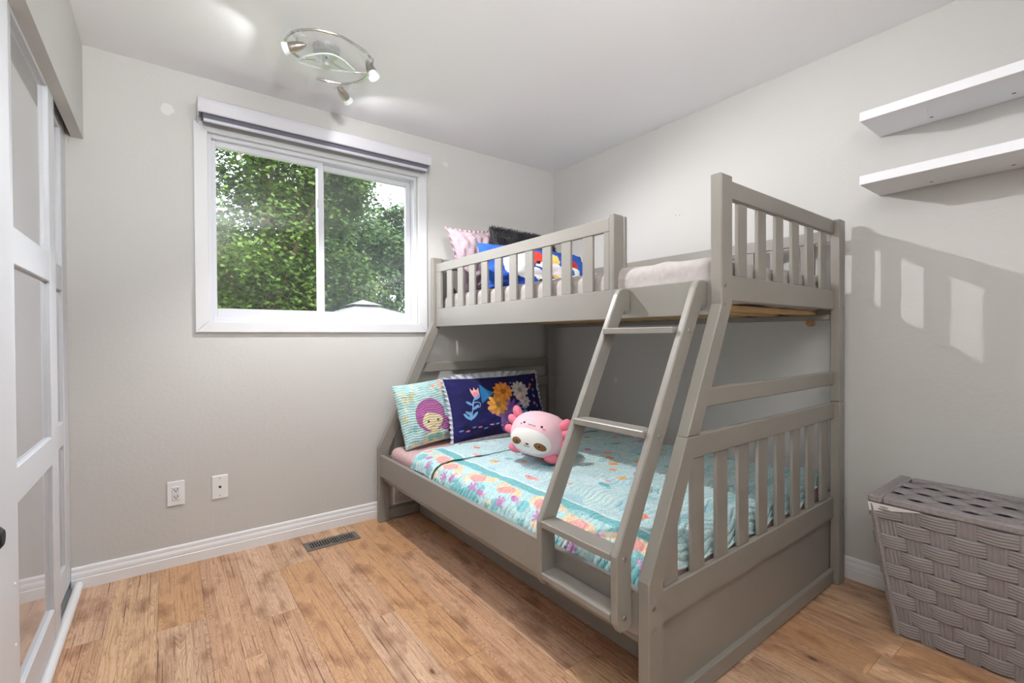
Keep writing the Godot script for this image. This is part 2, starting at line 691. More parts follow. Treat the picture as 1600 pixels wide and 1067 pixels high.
func build_floor() -> void:
	var f := structure(base("floor"), "warm brown oak plank floor with knots")
	bar("subfloor", Vector3(-3.5, -0.1, -0.02), Vector3(0.0, -0.012, BACK), mat(rgb(70, 50, 36), 0.9), f, 0.0)
	var woods := []
	var tones := [rgb(224, 186, 154), rgb(216, 174, 138), rgb(226, 188, 158), rgb(214, 170, 130), rgb(222, 184, 146), rgb(218, 182, 150), rgb(210, 164, 122), rgb(226, 182, 146), rgb(216, 174, 140), rgb(220, 180, 144)]
	for i in tones.size():
		woods.append(oak(100 + i * 7, tones[i], 0.7 + 0.06 * (i % 6)))
	var rng := RandomNumberGenerator.new()
	rng.seed = 51
	var joints := {0: 0.527, 1: 1.15, 2: 0.603, 3: 0.98, 4: 0.76, 5: 0.345, 6: 1.02, 7: 0.16, 8: 0.56, 9: 0.41, 10: 0.62, 14: 2.3, 15: 2.328, 16: 2.325}
	var width := 0.157
	var last := -1
	for c in 19:
		var x0 := -2.878 + c * width
		var w := minf(width, 0.0 - x0)
		var j: float = joints[c] if joints.has(c) else rng.randf_range(0.1, 1.25)
		while j > 0.02:
			j -= 1.28
		while j < BACK:
			var a := maxf(j, 0.0)
			var b := minf(j + 1.28, BACK)
			if b - a > 0.03:
				var k := rng.randi_range(0, woods.size() - 1)
				if k == last:
					k = (k + 3) % woods.size()
				last = k
				var o := obj("plank", plank_mesh(w, snappedf(b - a, 0.001)), woods[k], f, Vector3(x0, 0, a))
				if rng.randf() < 0.5:
					o.transform = Transform3D(Basis(Vector3.UP, PI), Vector3(x0 + w, 0, a + snappedf(b - a, 0.001)))
			j += 1.28
	# floor of the closet
	bar("closet_board", Vector3(-3.5, -0.012, 0), Vector3(-2.94, 0.0, 1.42), woods[3], f, 0.0)

func build_window() -> void:
	var w := structure(base("window_1", Vector3(-1.77, 1.15, 0)), "white vinyl sliding window with moulded casing")
	var o := -w.position
	var add := func(called: String, lo: Vector3, hi: Vector3, m: Material, b: float, parent: Node3D) -> MeshInstance3D:
		return bar(called, lo + o, hi + o, m, parent, b)
	# casing, mitred boards with a raised inner step
	var L := -2.407
	var R := -1.13
	var B := 1.15
	var T := 2.215
	for q in [[PackedVector2Array([Vector2(L, B), Vector2(OPEN_L, OPEN_B), Vector2(OPEN_L, OPEN_T), Vector2(L, T)])],
			[PackedVector2Array([Vector2(R, B), Vector2(OPEN_R, OPEN_B), Vector2(OPEN_R, OPEN_T), Vector2(R, T)])],
			[PackedVector2Array([Vector2(L, B), Vector2(R, B), Vector2(OPEN_R, OPEN_B), Vector2(OPEN_L, OPEN_B)])],
			[PackedVector2Array([Vector2(L, T), Vector2(R, T), Vector2(OPEN_R, OPEN_T), Vector2(OPEN_L, OPEN_T)])]]:
		obj("casing", extrude(q[0], 0.018, 0.003), M.casing, w, o + Vector3(0, 0, 0.0))
	# jamb and frame
	var J := 0.018
	add.call("frame", Vector3(OPEN_L, OPEN_B, -0.15), Vector3(OPEN_L + J, OPEN_T, -0.012), M.vinyl, 0.002, w)
	add.call("frame", Vector3(OPEN_R - J, OPEN_B, -0.15), Vector3(OPEN_R, OPEN_T, -0.012), M.vinyl, 0.002, w)
	add.call("frame", Vector3(OPEN_L + J, OPEN_B, -0.15), Vector3(OPEN_R - J, OPEN_B + 0.025, -0.012), M.vinyl, 0.002, w)
	add.call("frame", Vector3(OPEN_L + J, OPEN_T - 0.02, -0.15), Vector3(OPEN_R - J, OPEN_T, -0.012), M.vinyl, 0.002, w)
	# two sashes
	var b0 := OPEN_B + 0.025
	var t0 := OPEN_T - 0.02
	for s in [[OPEN_L + J, -1.772, -0.07, -0.04, 0.021], [-1.79, OPEN_R - J, -0.105, -0.075, 0.03]]:
		var sash := base("sash", Vector3.ZERO, 0.0, w)
		var x0: float = s[0]
		var x1: float = s[1]
		var z0: float = s[2]
		var z1: float = s[3]
		var fw: float = s[4]
		add.call("stile", Vector3(x0, b0, z0), Vector3(x0 + fw, t0, z1), M.vinyl, 0.002, sash)
		add.call("stile", Vector3(x1 - 0.03, b0, z0), Vector3(x1, t0, z1), M.vinyl, 0.002, sash)
		add.call("rail", Vector3(x0 + fw, b0, z0), Vector3(x1 - 0.03, b0 + 0.045, z1), M.vinyl, 0.002, sash)
		add.call("rail", Vector3(x0 + fw, t0 - 0.03, z0), Vector3(x1 - 0.03, t0, z1), M.vinyl, 0.002, sash)
		add.call("pane", Vector3(x0 + fw - 0.003, b0 + 0.042, (z0 + z1) / 2 - 0.002), Vector3(x1 - 0.027, t0 - 0.027, (z0 + z1) / 2 + 0.002), M.glass, 0.0, sash)
	var lock := add.call("latch", Vector3(-1.81, 1.88, -0.04), Vector3(-1.80, 1.93, -0.028), M.vinyl, 0.003, w) as MeshInstance3D
	lock.set_meta("label", "small window latch")
	# insect screen outside of the right half
	var scr := base("insect_screen", Vector3.ZERO, 0.0, w)
	add.call("screen_mesh", Vector3(-1.77, b0, -0.131), Vector3(OPEN_R - J, t0, -0.130), M.screen, 0.0, scr)
	add.call("screen_frame", Vector3(-1.79, b0, -0.14), Vector3(-1.775, t0, -0.125), M.vinyl, 0.001, scr)

func build_shade() -> void:
	var s := base("roller_shade", Vector3(-1.76, 2.2, 0.05))
	tag(s, "rolled-up grey roller shade with white cassette above the window", "blind")
	var x0 := -2.388
	var x1 := -1.150
	var prof := PackedVector2Array([Vector2(0.0, 2.302), Vector2(0.075, 2.302), Vector2(0.092, 2.292), Vector2(0.097, 2.275), Vector2(0.097, 2.226), Vector2(0.091, 2.222), Vector2(0.089, 2.226), Vector2(0.089, 2.27), Vector2(0.08, 2.288), Vector2(0.004, 2.292), Vector2(0.0, 2.292)])
	var turn := Basis(Vector3(0, 0, 1), Vector3.UP, Vector3(-1, 0, 0))
	var o := -s.position + Vector3(0, 0, 0.019)
	obj("cassette", extrude(prof, x1 - x0, 0.0006), M.cassette, s, o + Vector3(x1, 0, 0), turn)
	for x in [x0 - 0.004, x1]:
		var cap := PackedVector2Array([Vector2(0, 2.303), Vector2(0.075, 2.303), Vector2(0.092, 2.294), Vector2(0.0985, 2.276), Vector2(0.0985, 2.207), Vector2(0.09, 2.2), Vector2(0, 2.2)])
		obj("end_cap", extrude(cap, 0.004, 0.0006), M.cassette, s, o + Vector3(x + 0.004, 0, 0), turn)
	var cloth := mat(rgb(104, 102, 114), 0.8)
	var path := [Vector3(x0 + 0.015, 2.245, 0.045), Vector3(x1 - 0.015, 2.245, 0.045)]
	obj("roll", tube([path[0] + o, path[1] + o], 0.034, 20), cloth, s)
	obj("fabric", box_mesh(Vector3(x1 - x0 - 0.04, 0.05, 0.0015), 0.0003), cloth, s, o + Vector3((x0 + x1) / 2, 2.22, 0.079))
	obj("hem_bar", tube([o + Vector3(x0 + 0.02, 2.192, 0.079), o + Vector3(x1 - 0.02, 2.192, 0.079)], 0.009, 12), mat(rgb(196, 196, 204), 0.4), s)

func build_closet() -> void:
	for d in [[-2.853, 0.42, 1.13, 1], [-2.876, 0.002, 0.62, 2]]:
		var fx: float = d[0]
		var z0: float = d[1]
		var z1: float = d[2]
		var door := structure(base("door_%d" % d[3], Vector3(fx, 0.04, (z0 + z1) / 2)), "white sliding closet door with four glossy grey panels" if d[3] == 1 else "rear sliding closet door next to the window wall")
		var o := -door.position
		var sw := 0.11
		for z in [z0, z1 - sw]:
			bar("stile", o + Vector3(fx - 0.02, 0.045, z), o + Vector3(fx, 2.13, z + sw), M.door, door, 0.0025)
		var ys := [[0.045, 0.157], [0.672, 0.772], [1.324, 1.427], [2.012, 2.13]]
		for y in ys:
			bar("rail", o + Vector3(fx - 0.019, y[0], z0 + sw), o + Vector3(fx - 0.001, y[1], z1 - sw), M.door, door, 0.0025)
		for k in 3:
			bar("glass_panel", o + Vector3(fx - 0.017, ys[k][1] - 0.006, z0 + sw - 0.006), o + Vector3(fx - 0.013, ys[k + 1][0] + 0.006, z1 - sw + 0.006), M.panel, door, 0.0)
	var t := structure(base("trim_1", Vector3(-2.85, 0, 0.7)), "white rounded sill bar along the closet track")
	var path := [Vector3(0, 0.018, -0.69), Vector3(0, 0.018, 0.71)]
	obj("sill_bar", tube(path, 0.0175, 16), M.trim, t)
	bar("floor_track", Vector3(-0.085, 0.0, -0.695), Vector3(-0.018, 0.012, 0.71), M.aluminium, t, 0.001)
	var h := structure(base("trim_2", Vector3(-2.9, 2.14, 0.7)), "dark metal sliding track under the closet header")
	bar("top_track", Vector3(-0.06, 0.0, -0.695), Vector3(0.045, 0.02, 0.71), M.aluminium, h, 0.001)
	bar("track_lip", Vector3(-0.012, -0.04, -0.695), Vector3(-0.009, 0.0, 0.71), M.aluminium, h, 0.0005)
	# the leaf folded against the wall at the edge of the view
	var l := structure(base("door_3", Vector3(-2.8, 0.01, 1.78)), "white door leaf folded back against the wall")
	bar("leaf", Vector3(-0.014, 0.0, -0.38), Vector3(0.012, 2.03, 0.38), M.door, l, 0.003)
	obj("knob", lathe([Vector2(0.0, 0.024), Vector2(0.014, 0.023), Vector2(0.02, 0.018), Vector2(0.018, 0.012), Vector2(0.008, 0.009), Vector2(0.008, 0.004), Vector2(0.02, 0.003), Vector2(0.02, 0.0), Vector2(0, 0)], 18), M.dark, l, Vector3(0.012, 0.75, -0.172), Basis(Vector3(0, 0, 1), -PI / 2))
	for y in [0.59, 0.46]:
		obj("screw", lathe([Vector2(0, 0.002), Vector2(0.004, 0.0015), Vector2(0.0045, 0), Vector2(0, 0)], 10), M.white, l, Vector3(0.012, y, -0.365), Basis(Vector3(0, 0, 1), -PI / 2))

# ---------------------------------------------------------------- bunk bed
const BED_AT := Vector3(-1.487, 0, 2.05)
const BED_TURN := 0.0087

func bx(x: float) -> float:
	return (x + 1.487) * 1.02

func bolt_mesh() -> Mesh:
	return lathe([Vector2(0, 0.0025), Vector2(0.0025, 0.0012), Vector2(0.004, 0.0022), Vector2(0.007, 0.0018), Vector2(0.0085, 0), Vector2(0, 0)], 14)

func end_frame(bed: Node3D, zf: float, is_head: bool) -> void:
	# zf: room-side face of the posts in bed space
	var z0 := zf - 0.038
	var slope := [Vector2(bx(-1.486), 0.447), Vector2(bx(-1.121), 1.221), Vector2(bx(-1.055), 1.225), Vector2(bx(-1.422), 0.432)]
	var cut := 0.823
	var xl: float = lerpf(slope[0].x, slope[1].x, (cut - slope[0].y) / (slope[1].y - slope[0].y))
	var xr: float = lerpf(slope[3].x, slope[2].x, (cut - slope[3].y) / (slope[2].y - slope[3].y))
	var lower := PackedVector2Array([Vector2(slope[0].x, 0), slope[0], Vector2(xl - 0.0007, cut - 0.0015), Vector2(xr - 0.0007, cut - 0.0015), slope[3], Vector2(slope[3].x, 0)])
	var upper := PackedVector2Array([Vector2(xl, cut), slope[1], Vector2(slope[1].x, 1.636), Vector2(slope[2].x, 1.636), slope[2], Vector2(xr, cut)])
	obj("post", extrude(lower, 0.038, 0.003), M.bed, bed, Vector3(0, 0, z0))
	obj("post", extrude(upper, 0.038, 0.003), M.bed, bed, Vector3(0, 0, z0))
	var ra := bx(-0.146)
	var rb := bx(-0.084)
	bar("post", Vector3(ra, 0, z0), Vector3(rb, cut - 0.0015, zf), M.bed, bed, 0.003)
	bar("post", Vector3(ra, cut, z0), Vector3(rb, 1.636, zf), M.bed, bed, 0.003)
	var rz0 := z0 - 0.006
	var rz1 := zf - 0.022
	if is_head:
		rz0 = z0
		rz1 = zf - 0.014
	var rail := func(y0: float, y1: float) -> void:
		# left end follows the sloping post
		var xa := func(y: float) -> float:
			if y < slope[3].y:
				return slope[3].x
			if y > slope[2].y:
				return slope[2].x
			return lerpf(slope[3].x, slope[2].x, (y - slope[3].y) / (slope[2].y - slope[3].y))
		var p := PackedVector2Array([Vector2(xa.call(y0), y0), Vector2(xa.call(y1), y1), Vector2(ra, y1), Vector2(ra, y0)])
		obj("rail", extrude(p, rz1 - rz0, 0.004), M.bed, bed, Vector3(0, 0, rz0))
	rail.call(1.572, 1.643 - 0.008)
	rail.call(1.234, 1.321)
	rail.call(0.896, 0.955)
	rail.call(0.744, 0.816)
	rail.call(0.298, 0.394)
	rail.call(0.004, 0.065)
	var sz0 := (rz0 + rz1) / 2 - 0.008
	var sz1 := sz0 + 0.013
	bar("panel", Vector3(slope[3].x, 0.065, rz0), Vector3(ra, 0.298, rz0 + 0.006), M.bed, bed, 0.0)
	for k in 6:
		var xr2 := bx(-0.213 - 0.1385 * k)
		bar("slat", Vector3(xr2 - 0.062, 1.321, sz0), Vector3(xr2, 1.572, sz1), M.bed, bed, 0.002)
	for k in 9:
		var x1 := bx(-0.198 - 0.1394 * k)
		var x0 := x1 - 0.069
		if k < 8:
			bar("slat", Vector3(x0, 0.394, sz0), Vector3(x1, 0.744, sz1), M.bed, bed, 0.002)
		else:
			var yt: float = lerpf(slope[3].y, slope[2].y, (x1 - slope[3].x) / (slope[2].x - slope[3].x))
			var yb: float = lerpf(slope[3].y, slope[2].y, (x0 - slope[3].x) / (slope[2].x - slope[3].x))
			obj("slat", extrude(PackedVector2Array([Vector2(x0, 0.394), Vector2(x0, yb + 0.01), Vector2(x1, yt + 0.01), Vector2(x1, 0.394)]), 0.013, 0.002), M.bed, bed, Vector3(0, 0, sz0))
	if not is_head:
		var bm := bolt_mesh()
		var t := Basis(Vector3.RIGHT, PI / 2)
		for p in [[-1.099, 1.283], [-1.099, 1.222], [-1.466, 0.378], [-1.466, 0.318]]:
			obj("bolt", bm, M.steel, bed, Vector3(bx(p[0]), p[1], zf), t)
		for y in [1.605, 1.30, 1.25, 0.37, 0.32]:
			obj("bolt", bm, M.steel, bed, Vector3((ra + rb) / 2 + 0.008, y, zf), t)

func build_bed() -> void:
	var bed := base("bunk_bed", BED_AT, BED_TURN)
	tag(bed, "grey painted wooden twin-over-full bunk bed with slatted ends", "bunk bed")
	end_frame(bed, 0.0, false)
	end_frame(bed, -1.944, true)
	var za := -1.944
	var zb := -0.038
	var X := bx(-1.105)
	# upper side rails and guards
	bar("rail", Vector3(X, 1.188, za), Vector3(X + 0.022, 1.305, zb), M.bed, bed, 0.0025)
	bar("guard_rail", Vector3(X, 1.538, za), Vector3(X + 0.02, 1.594, -0.476), M.bed, bed, 0.0025)
	bar("guard_stile", Vector3(X, 1.305, za), Vector3(X + 0.018, 1.538, za + 0.066), M.bed, bed, 0.002)
	for k in 10:
		var z := za + 0.143 + 0.1303 * k
		bar("slat", Vector3(X + 0.003, 1.305, z), Vector3(X + 0.016, 1.538, z + 0.06), M.bed, bed, 0.002)
	bar("guard_stile", Vector3(X, 1.305, -0.506), Vector3(X + 0.018, 1.538, -0.476), M.bed, bed, 0.002)
	bar("guard_post", Vector3(X - 0.002, 1.2, -0.476), Vector3(X + 0.06, 1.606, -0.453), M.bed, bed, 0.004)
	bar("guard_post", Vector3(X + 0.062, 1.3, -0.476), Vector3(X + 0.084, 1.604, -0.452), M.bed, bed, 0.004)
	var RX := bx(-0.14)
	bar("rail", Vector3(RX, 1.188, za), Vector3(RX + 0.022, 1.305, zb), M.bed, bed, 0.0025)
	bar("guard_rail", Vector3(RX, 1.54, za), Vector3(RX + 0.02, 1.594, zb), M.bed, bed, 0.0025)
	for k in 13:
		var z := za + 0.12 + 0.1383 * k
		bar("slat", Vector3(RX + 0.003, 1.305, z), Vector3(RX + 0.016, 1.54, z + 0.06), M.bed, bed, 0.002)
	# ledgers and pine slats that carry the upper mattress
	bar("ledger", Vector3(X + 0.022, 1.19, za), Vector3(X + 0.045, 1.212, zb), M.bed, bed, 0.001)
	bar("ledger", Vector3(RX - 0.022, 1.19, za), Vector3(RX, 1.212, zb), M.bed, bed, 0.001)
	for k in 12:
		var z := za + 0.03 + 0.159 * k
		bar("bed_slat", Vector3(X + 0.024, 1.213, z), Vector3(RX - 0.002, 1.231, z + 0.07), M.pine, bed, 0.002)
	# lower side rails
	bar("rail", Vector3(0.006, 0.284, za), Vector3(0.03, 0.412, zb), M.bed, bed, 0.003)
	bar("rail", Vector3(RX, 0.284, za), Vector3(RX + 0.022, 0.412, zb), M.bed, bed, 0.0025)
	bar("ledger", Vector3(0.03, 0.25, za), Vector3(0.055, 0.275, zb), M.bed, bed, 0.001)
	bar("ledger", Vector3(RX - 0.022, 0.25, za), Vector3(RX, 0.275, zb), M.bed, bed, 0.001)
	for k in 12:
		var z := za + 0.03 + 0.159 * k
		bar("bed_slat", Vector3(0.032, 0.276, z), Vector3(RX - 0.002, 0.292, z + 0.07), M.pine, bed, 0.002)
	obj("caster", lathe([Vector2(0, 0.02), Vector2(0.014, 0.018), Vector2(0.016, 0.0), Vector2(0.014, -0.018), Vector2(0, -0.02)], 16), mat(rgb(150, 110, 70), 0.4), bed, Vector3(bx(-0.19), 1.175, -0.10), Basis(Vector3(0, 0, 1), PI / 2)).name = unique(bed, "wooden_peg")
	# printed warning label inside the head panel
	var img := Image.create(160, 128, false, Image.FORMAT_RGB8)
	img.fill(rgb(214, 208, 208))
	var rng := RandomNumberGenerator.new()
	rng.seed = 8
	for r in 14:
		var x := 10
		while x < 146:
			var wd := rng.randi_range(6, 22)
			img.fill_rect(Rect2i(x, 10 + r * 8, mini(wd, 150 - x), 3), rgb(110, 100, 102))
			x += wd + 4
	var lm := mat(Color.WHITE, 0.7)
	lm.albedo_texture = tex(img)
	var st := begin()
	var a := Vector3(bx(-1.389), 0.08, -1.982 + 0.0066)
	var pts := [[a + Vector3(0, 0.15, 0), a], [a + Vector3(0.19, 0.15, 0), a + Vector3(0.19, 0, 0)]]
	grid(st, pts, func(i, j): return Vector2(i, j))
	var lb := obj("warning_label", st.commit(), lm, bed)
	lb.set_meta("label", "white paper label with fine grey print")

func build_ladder() -> void:
	var l := base("bunk_ladder", BED_AT, BED_TURN)
	tag(l, "slanted grey wooden ladder hooked on the side of the bunk bed", "ladder")
	var px := func(x: float) -> float: return x + 1.487
	var hook := bx(-1.105) - 0.001
	var poly := PackedVector2Array()
	for p in [[-1.552, 0.335], [-1.552, 0.518], [-1.169, 1.276], [-1.156, 1.292], [-1.135, 1.301], [-1.11, 1.301]]:
		poly.append(Vector2(px.call(p[0]), p[1]))
	poly.append(Vector2(hook, 1.298))
	poly.append(Vector2(hook, 1.222))
	poly.append(Vector2(hook - 0.022, 1.202))
	poly.append(Vector2(hook - 0.034, 1.214))
	for p in [[-1.179, 1.129], [-1.487, 0.505], [-1.487, 0.318], [-1.503, 0.303], [-1.535, 0.308]]:
		poly.append(Vector2(px.call(p[0]), p[1]))
	var m := extrude(poly, 0.024, 0.004)
	for z in [-0.395, -0.08]:
		obj("stile", m, M.bed, l, Vector3(0, 0, z))
	var za := -0.371
	var zb := -0.08
	for r in [[-1.222, 1.138], [-1.372, 0.83], [-1.519, 0.512], [-1.519, 0.345]]:
		var cx: float = px.call(r[0])
		bar("rung", Vector3(cx - 0.034, r[1] - 0.011, za), Vector3(cx + 0.03, r[1] + 0.011, zb), M.bed, l, 0.003)
	var bm := bolt_mesh()
	for p in [[-1.204, 1.136], [-1.36, 0.822], [-1.519, 0.506], [-1.519, 0.343]]:
		obj("bolt", bm, M.steel, l, Vector3(px.call(p[0]), p[1], -0.056), Basis(Vector3.RIGHT, PI / 2))

func build_trundle() -> void:
	var t := base("trundle_drawer", BED_AT, BED_TURN)
	tag(t, "long grey trundle drawer pushed under the lower bunk", "drawer")
	bar("front_panel", Vector3(0.262, 0.006, -1.936), Vector3(0.28, 0.238, -0.07), M.bed, t, 0.002)
	bar("back_panel", Vector3(1.30, 0.03, -1.93), Vector3(1.318, 0.18, -0.075), M.bed, t, 0.002)
	bar("side_panel", Vector3(0.28, 0.03, -1.93), Vector3(1.30, 0.18, -1.912), M.bed, t, 0.002)
	bar("side_panel", Vector3(0.28, 0.03, -0.093), Vector3(1.30, 0.18, -0.075), M.bed, t, 0.002)
	bar("bottom_board", Vector3(0.28, 0.035, -1.912), Vector3(1.30, 0.045, -0.093), M.pine, t, 0.0)
	for x in [0.4, 1.2]:
		for z in [-1.8, -0.2]:
			obj("caster", lathe([Vector2(0, 0.01), Vector2(0.014, 0.01), Vector2(0.0165, 0.006), Vector2(0.0165, -0.006), Vector2(0.014, -0.01), Vector2(0, -0.01)], 14), M.dark, t, Vector3(x, 0.0175, z), Basis(Vector3(0, 0, 1), PI / 2))

# ---------------------------------------------------------------- bedding
func rounded_box(s: Vector3, r: float, n := 10, disp = null) -> Mesh:
	var st := begin()
	var h := s * 0.5
	for ax in 3:
		var a1: int = (ax + 1) % 3
		var a2: int = (ax + 2) % 3
		for sg in [-1.0, 1.0]:
			var pts := []
			for i in n + 1:
				var row := []
				for j in n + 1:
					var p := Vector3.ZERO
					p[ax] = sg * h[ax]
					p[a1] = sin((2.0 * i / n - 1.0) * PI / 2) * h[a1]
					p[a2] = sin((2.0 * j / n - 1.0) * PI / 2) * h[a2]
					var q := p.clamp(-(h - Vector3.ONE * r), h - Vector3.ONE * r)
					var d := p - q
					if d.length() > 1e-6:
						p = q + d.normalized() * r
					if disp != null:
						p = disp.call(p)
					row.append(p)
				pts.append(row)
			grid(st, pts, null, false, sg < 0)
	return st.commit()

func build_mattresses() -> void:
	var nz := noise(5, 3.0, 2)
	var lo := base("lower_mattress", BED_AT + Vector3(0.70, 0.378, -0.985), BED_TURN)
	tag(lo, "full-size mattress with a dusty pink fitted sheet on lower bunk", "mattress")
	obj("fitted_sheet", rounded_box(Vector3(1.325, 0.168, 1.84), 0.045, 24, func(p: Vector3): return p + Vector3(0, nz.get_noise_3dv(p) * 0.006, 0)), M.pink_sheet, lo)
	var up := base("upper_mattress", BED_AT + Vector3(0.885, 1.314, -0.985), BED_TURN)
	tag(up, "twin mattress in a wrinkled grey fitted sheet on upper bunk", "mattress")
	obj("fitted_sheet", rounded_box(Vector3(0.955, 0.158, 1.85), 0.045, 28, func(p: Vector3): return p + Vector3(0, nz.get_noise_3dv(p * 1.7) * 0.012 + sin(p.x * 60.0 + p.z * 14.0) * 0.003 * smoothstep(0.6, 0.9, p.z), nz.get_noise_3dv(p * 9.0) * 0.006 * smoothstep(0.8, 0.92, p.z))), M.sheet, up)

func resample(p: Array, n: int) -> Array:
	var c := Curve3D.new()
	for q in p:
		c.add_point(Vector3(q.x, q.y, 0))
	var out := []
	for i in n + 1:
		var v := c.sample_baked(c.get_baked_length() * i / n)
		out.append(Vector2(v.x, v.y))
	return out

func quilt_print() -> Image:
	var W := 1024
	var H := 1024
	var img := Image.create(W, H, false, Image.FORMAT_RGB8)
	img.fill(rgb(198, 226, 228))
	var rng := RandomNumberGenerator.new()
	rng.seed = 12
	var teal := rgb(122, 196, 200)
	var deep := rgb(72, 172, 180)
	var peach := rgb(250, 214, 178)
	var coralc := rgb(244, 158, 150)
	var purple := rgb(192, 120, 190)
	var orange := rgb(236, 164, 70)
	# patches of water colour
	for i in 60:
		var c: Color = [rgb(186, 220, 226), rgb(206, 232, 230), rgb(176, 214, 222), rgb(212, 234, 236)][i % 4]
		fill(img, oval(Vector2(rng.randf() * W, rng.randf() * H), rng.randf_range(30, 90), rng.randf_range(14, 40), rng.randf() * 0.6), c)
	var cols := [orange, coralc, rgb(206, 130, 180), rgb(240, 188, 110), rgb(240, 150, 120), rgb(120, 196, 202)]
	for i in 96:
		var at := Vector2(rng.randf_range(0.03, 0.82) * W, rng.randf_range(0.02, 0.86) * H)
		var c: Color = cols[rng.randi() % cols.size()]
		var t := rng.randf() * TAU
		match i % 6:
			0: fish(img, at, rng.randf_range(14, 26), t, c, c.lightened(0.2))
			1: fill(img, star(at, rng.randf_range(10, 17), t), c)
			2: shell(img, at, rng.randf_range(12, 22), t, c, c.lightened(0.35))
			3: coral(img, at, rng.randf_range(16, 28), t, c)
			4: weed(img, at, rng.randf_range(18, 32), t, teal)
			5: fill(img, oval(at, 5, 5), rgb(240, 222, 150))
	# front border: white line, teal band, then shells, coral and waves
	var bs := int(0.838 * W)
	var bf := int(0.885 * H)
	img.fill_rect(Rect2i(0, bf, W, H - bf), rgb(192, 222, 224))
	img.fill_rect(Rect2i(0, bf, W, 30), rgb(164, 204, 208))
	img.fill_rect(Rect2i(bs, 0, W - bs, H), rgb(190, 224, 224))
	img.fill_rect(Rect2i(bs + 9, 0, 36, H), rgb(126, 192, 196))
	img.fill_rect(Rect2i(bs, 0, 9, H), rgb(232, 240, 240))
	for k in 70:
		var c2: Color = [rgb(206, 232, 230), rgb(164, 212, 214), rgb(134, 198, 202), rgb(212, 236, 232), rgb(240, 222, 194)][rng.randi() % 5]
		fill(img, oval(Vector2(W - rng.randf_range(0, 118), rng.randf() * H), rng.randf_range(8, 26), rng.randf_range(12, 40), rng.randf() * 0.6 - 0.3), c2)
	for k in 7:
		var y := (k + 0.35) * H / 7.0 + rng.randf_range(-16, 16)
		var x := W - rng.randf_range(70, 100)
		fill(img, spin([Vector2(-0.5, -1.7), Vector2(0.6, -1.2), Vector2(0.7, 0.4), Vector2(0.1, 2.3), Vector2(-0.7, 1.0)], Vector2(x, y), rng.randf_range(-0.2, 0.2), 34), rgb(242, 212, 178))
		shell(img, Vector2(x + 4, y), 30, rng.randf_range(-0.4, 0.4) + PI / 2, rgb(236, 164, 160), rgb(242, 190, 180))
		fish(img, Vector2(W - rng.randf_range(30, 70), y + 62), 17, rng.randf() * TAU, rgb(204, 140, 190), rgb(220, 170, 206))
		coral(img, Vector2(W - rng.randf_range(14, 40), y + 34), 26, rng.randf_range(-1, 1), rgb(196, 144, 192))
		weed(img, Vector2(W - 20, y - 30), 24, PI / 2, rgb(92, 180, 188))
	# soften and mottle the print like washed cotton
	img.resize(300, 300, Image.INTERPOLATE_LANCZOS)
	img.resize(W, H, Image.INTERPOLATE_CUBIC)
	var nz := noise(77, 0.11, 2)
	var nz2 := noise(78, 0.02, 2)
	for y in H:
		for x in W:
			var c := img.get_pixel(x, y)
			var f := 1.0 + nz.get_noise_2d(x, y * 2.4) * 0.24 + nz2.get_noise_2d(x, y) * 0.05
			img.set_pixel(x, y, Color(minf(c.r * f, 1), minf(c.g * (1 + (f - 1) * 0.7), 1), minf(c.b * (1 + (f - 1) * 0.6), 1)))
	return img

func quilting(wave: float, rows: int) -> Image:
	var n := 512
	var img := Image.create(n, n, false, Image.FORMAT_L8)
	var nz := noise(31, 0.02, 2)
	for y in n:
		for x in n:
			var t := (y + sin(x * TAU * wave / n) * 5.0 + nz.get_noise_2d(x, y) * 4.0) * rows / n
			var f := fposmod(t, 1.0)
			var puff := sqrt(maxf(0.0, 1.0 - pow(2.0 * f - 1.0, 2.0)))
			var pk := 0.25 * nz.get_noise_2d(x * 3.0, y * 3.0)
			img.set_pixel(x, y, Color.from_hsv(0, 0, clampf(0.75 * puff + pk, 0, 1)))
	return img

var quilt_bump: ImageTexture

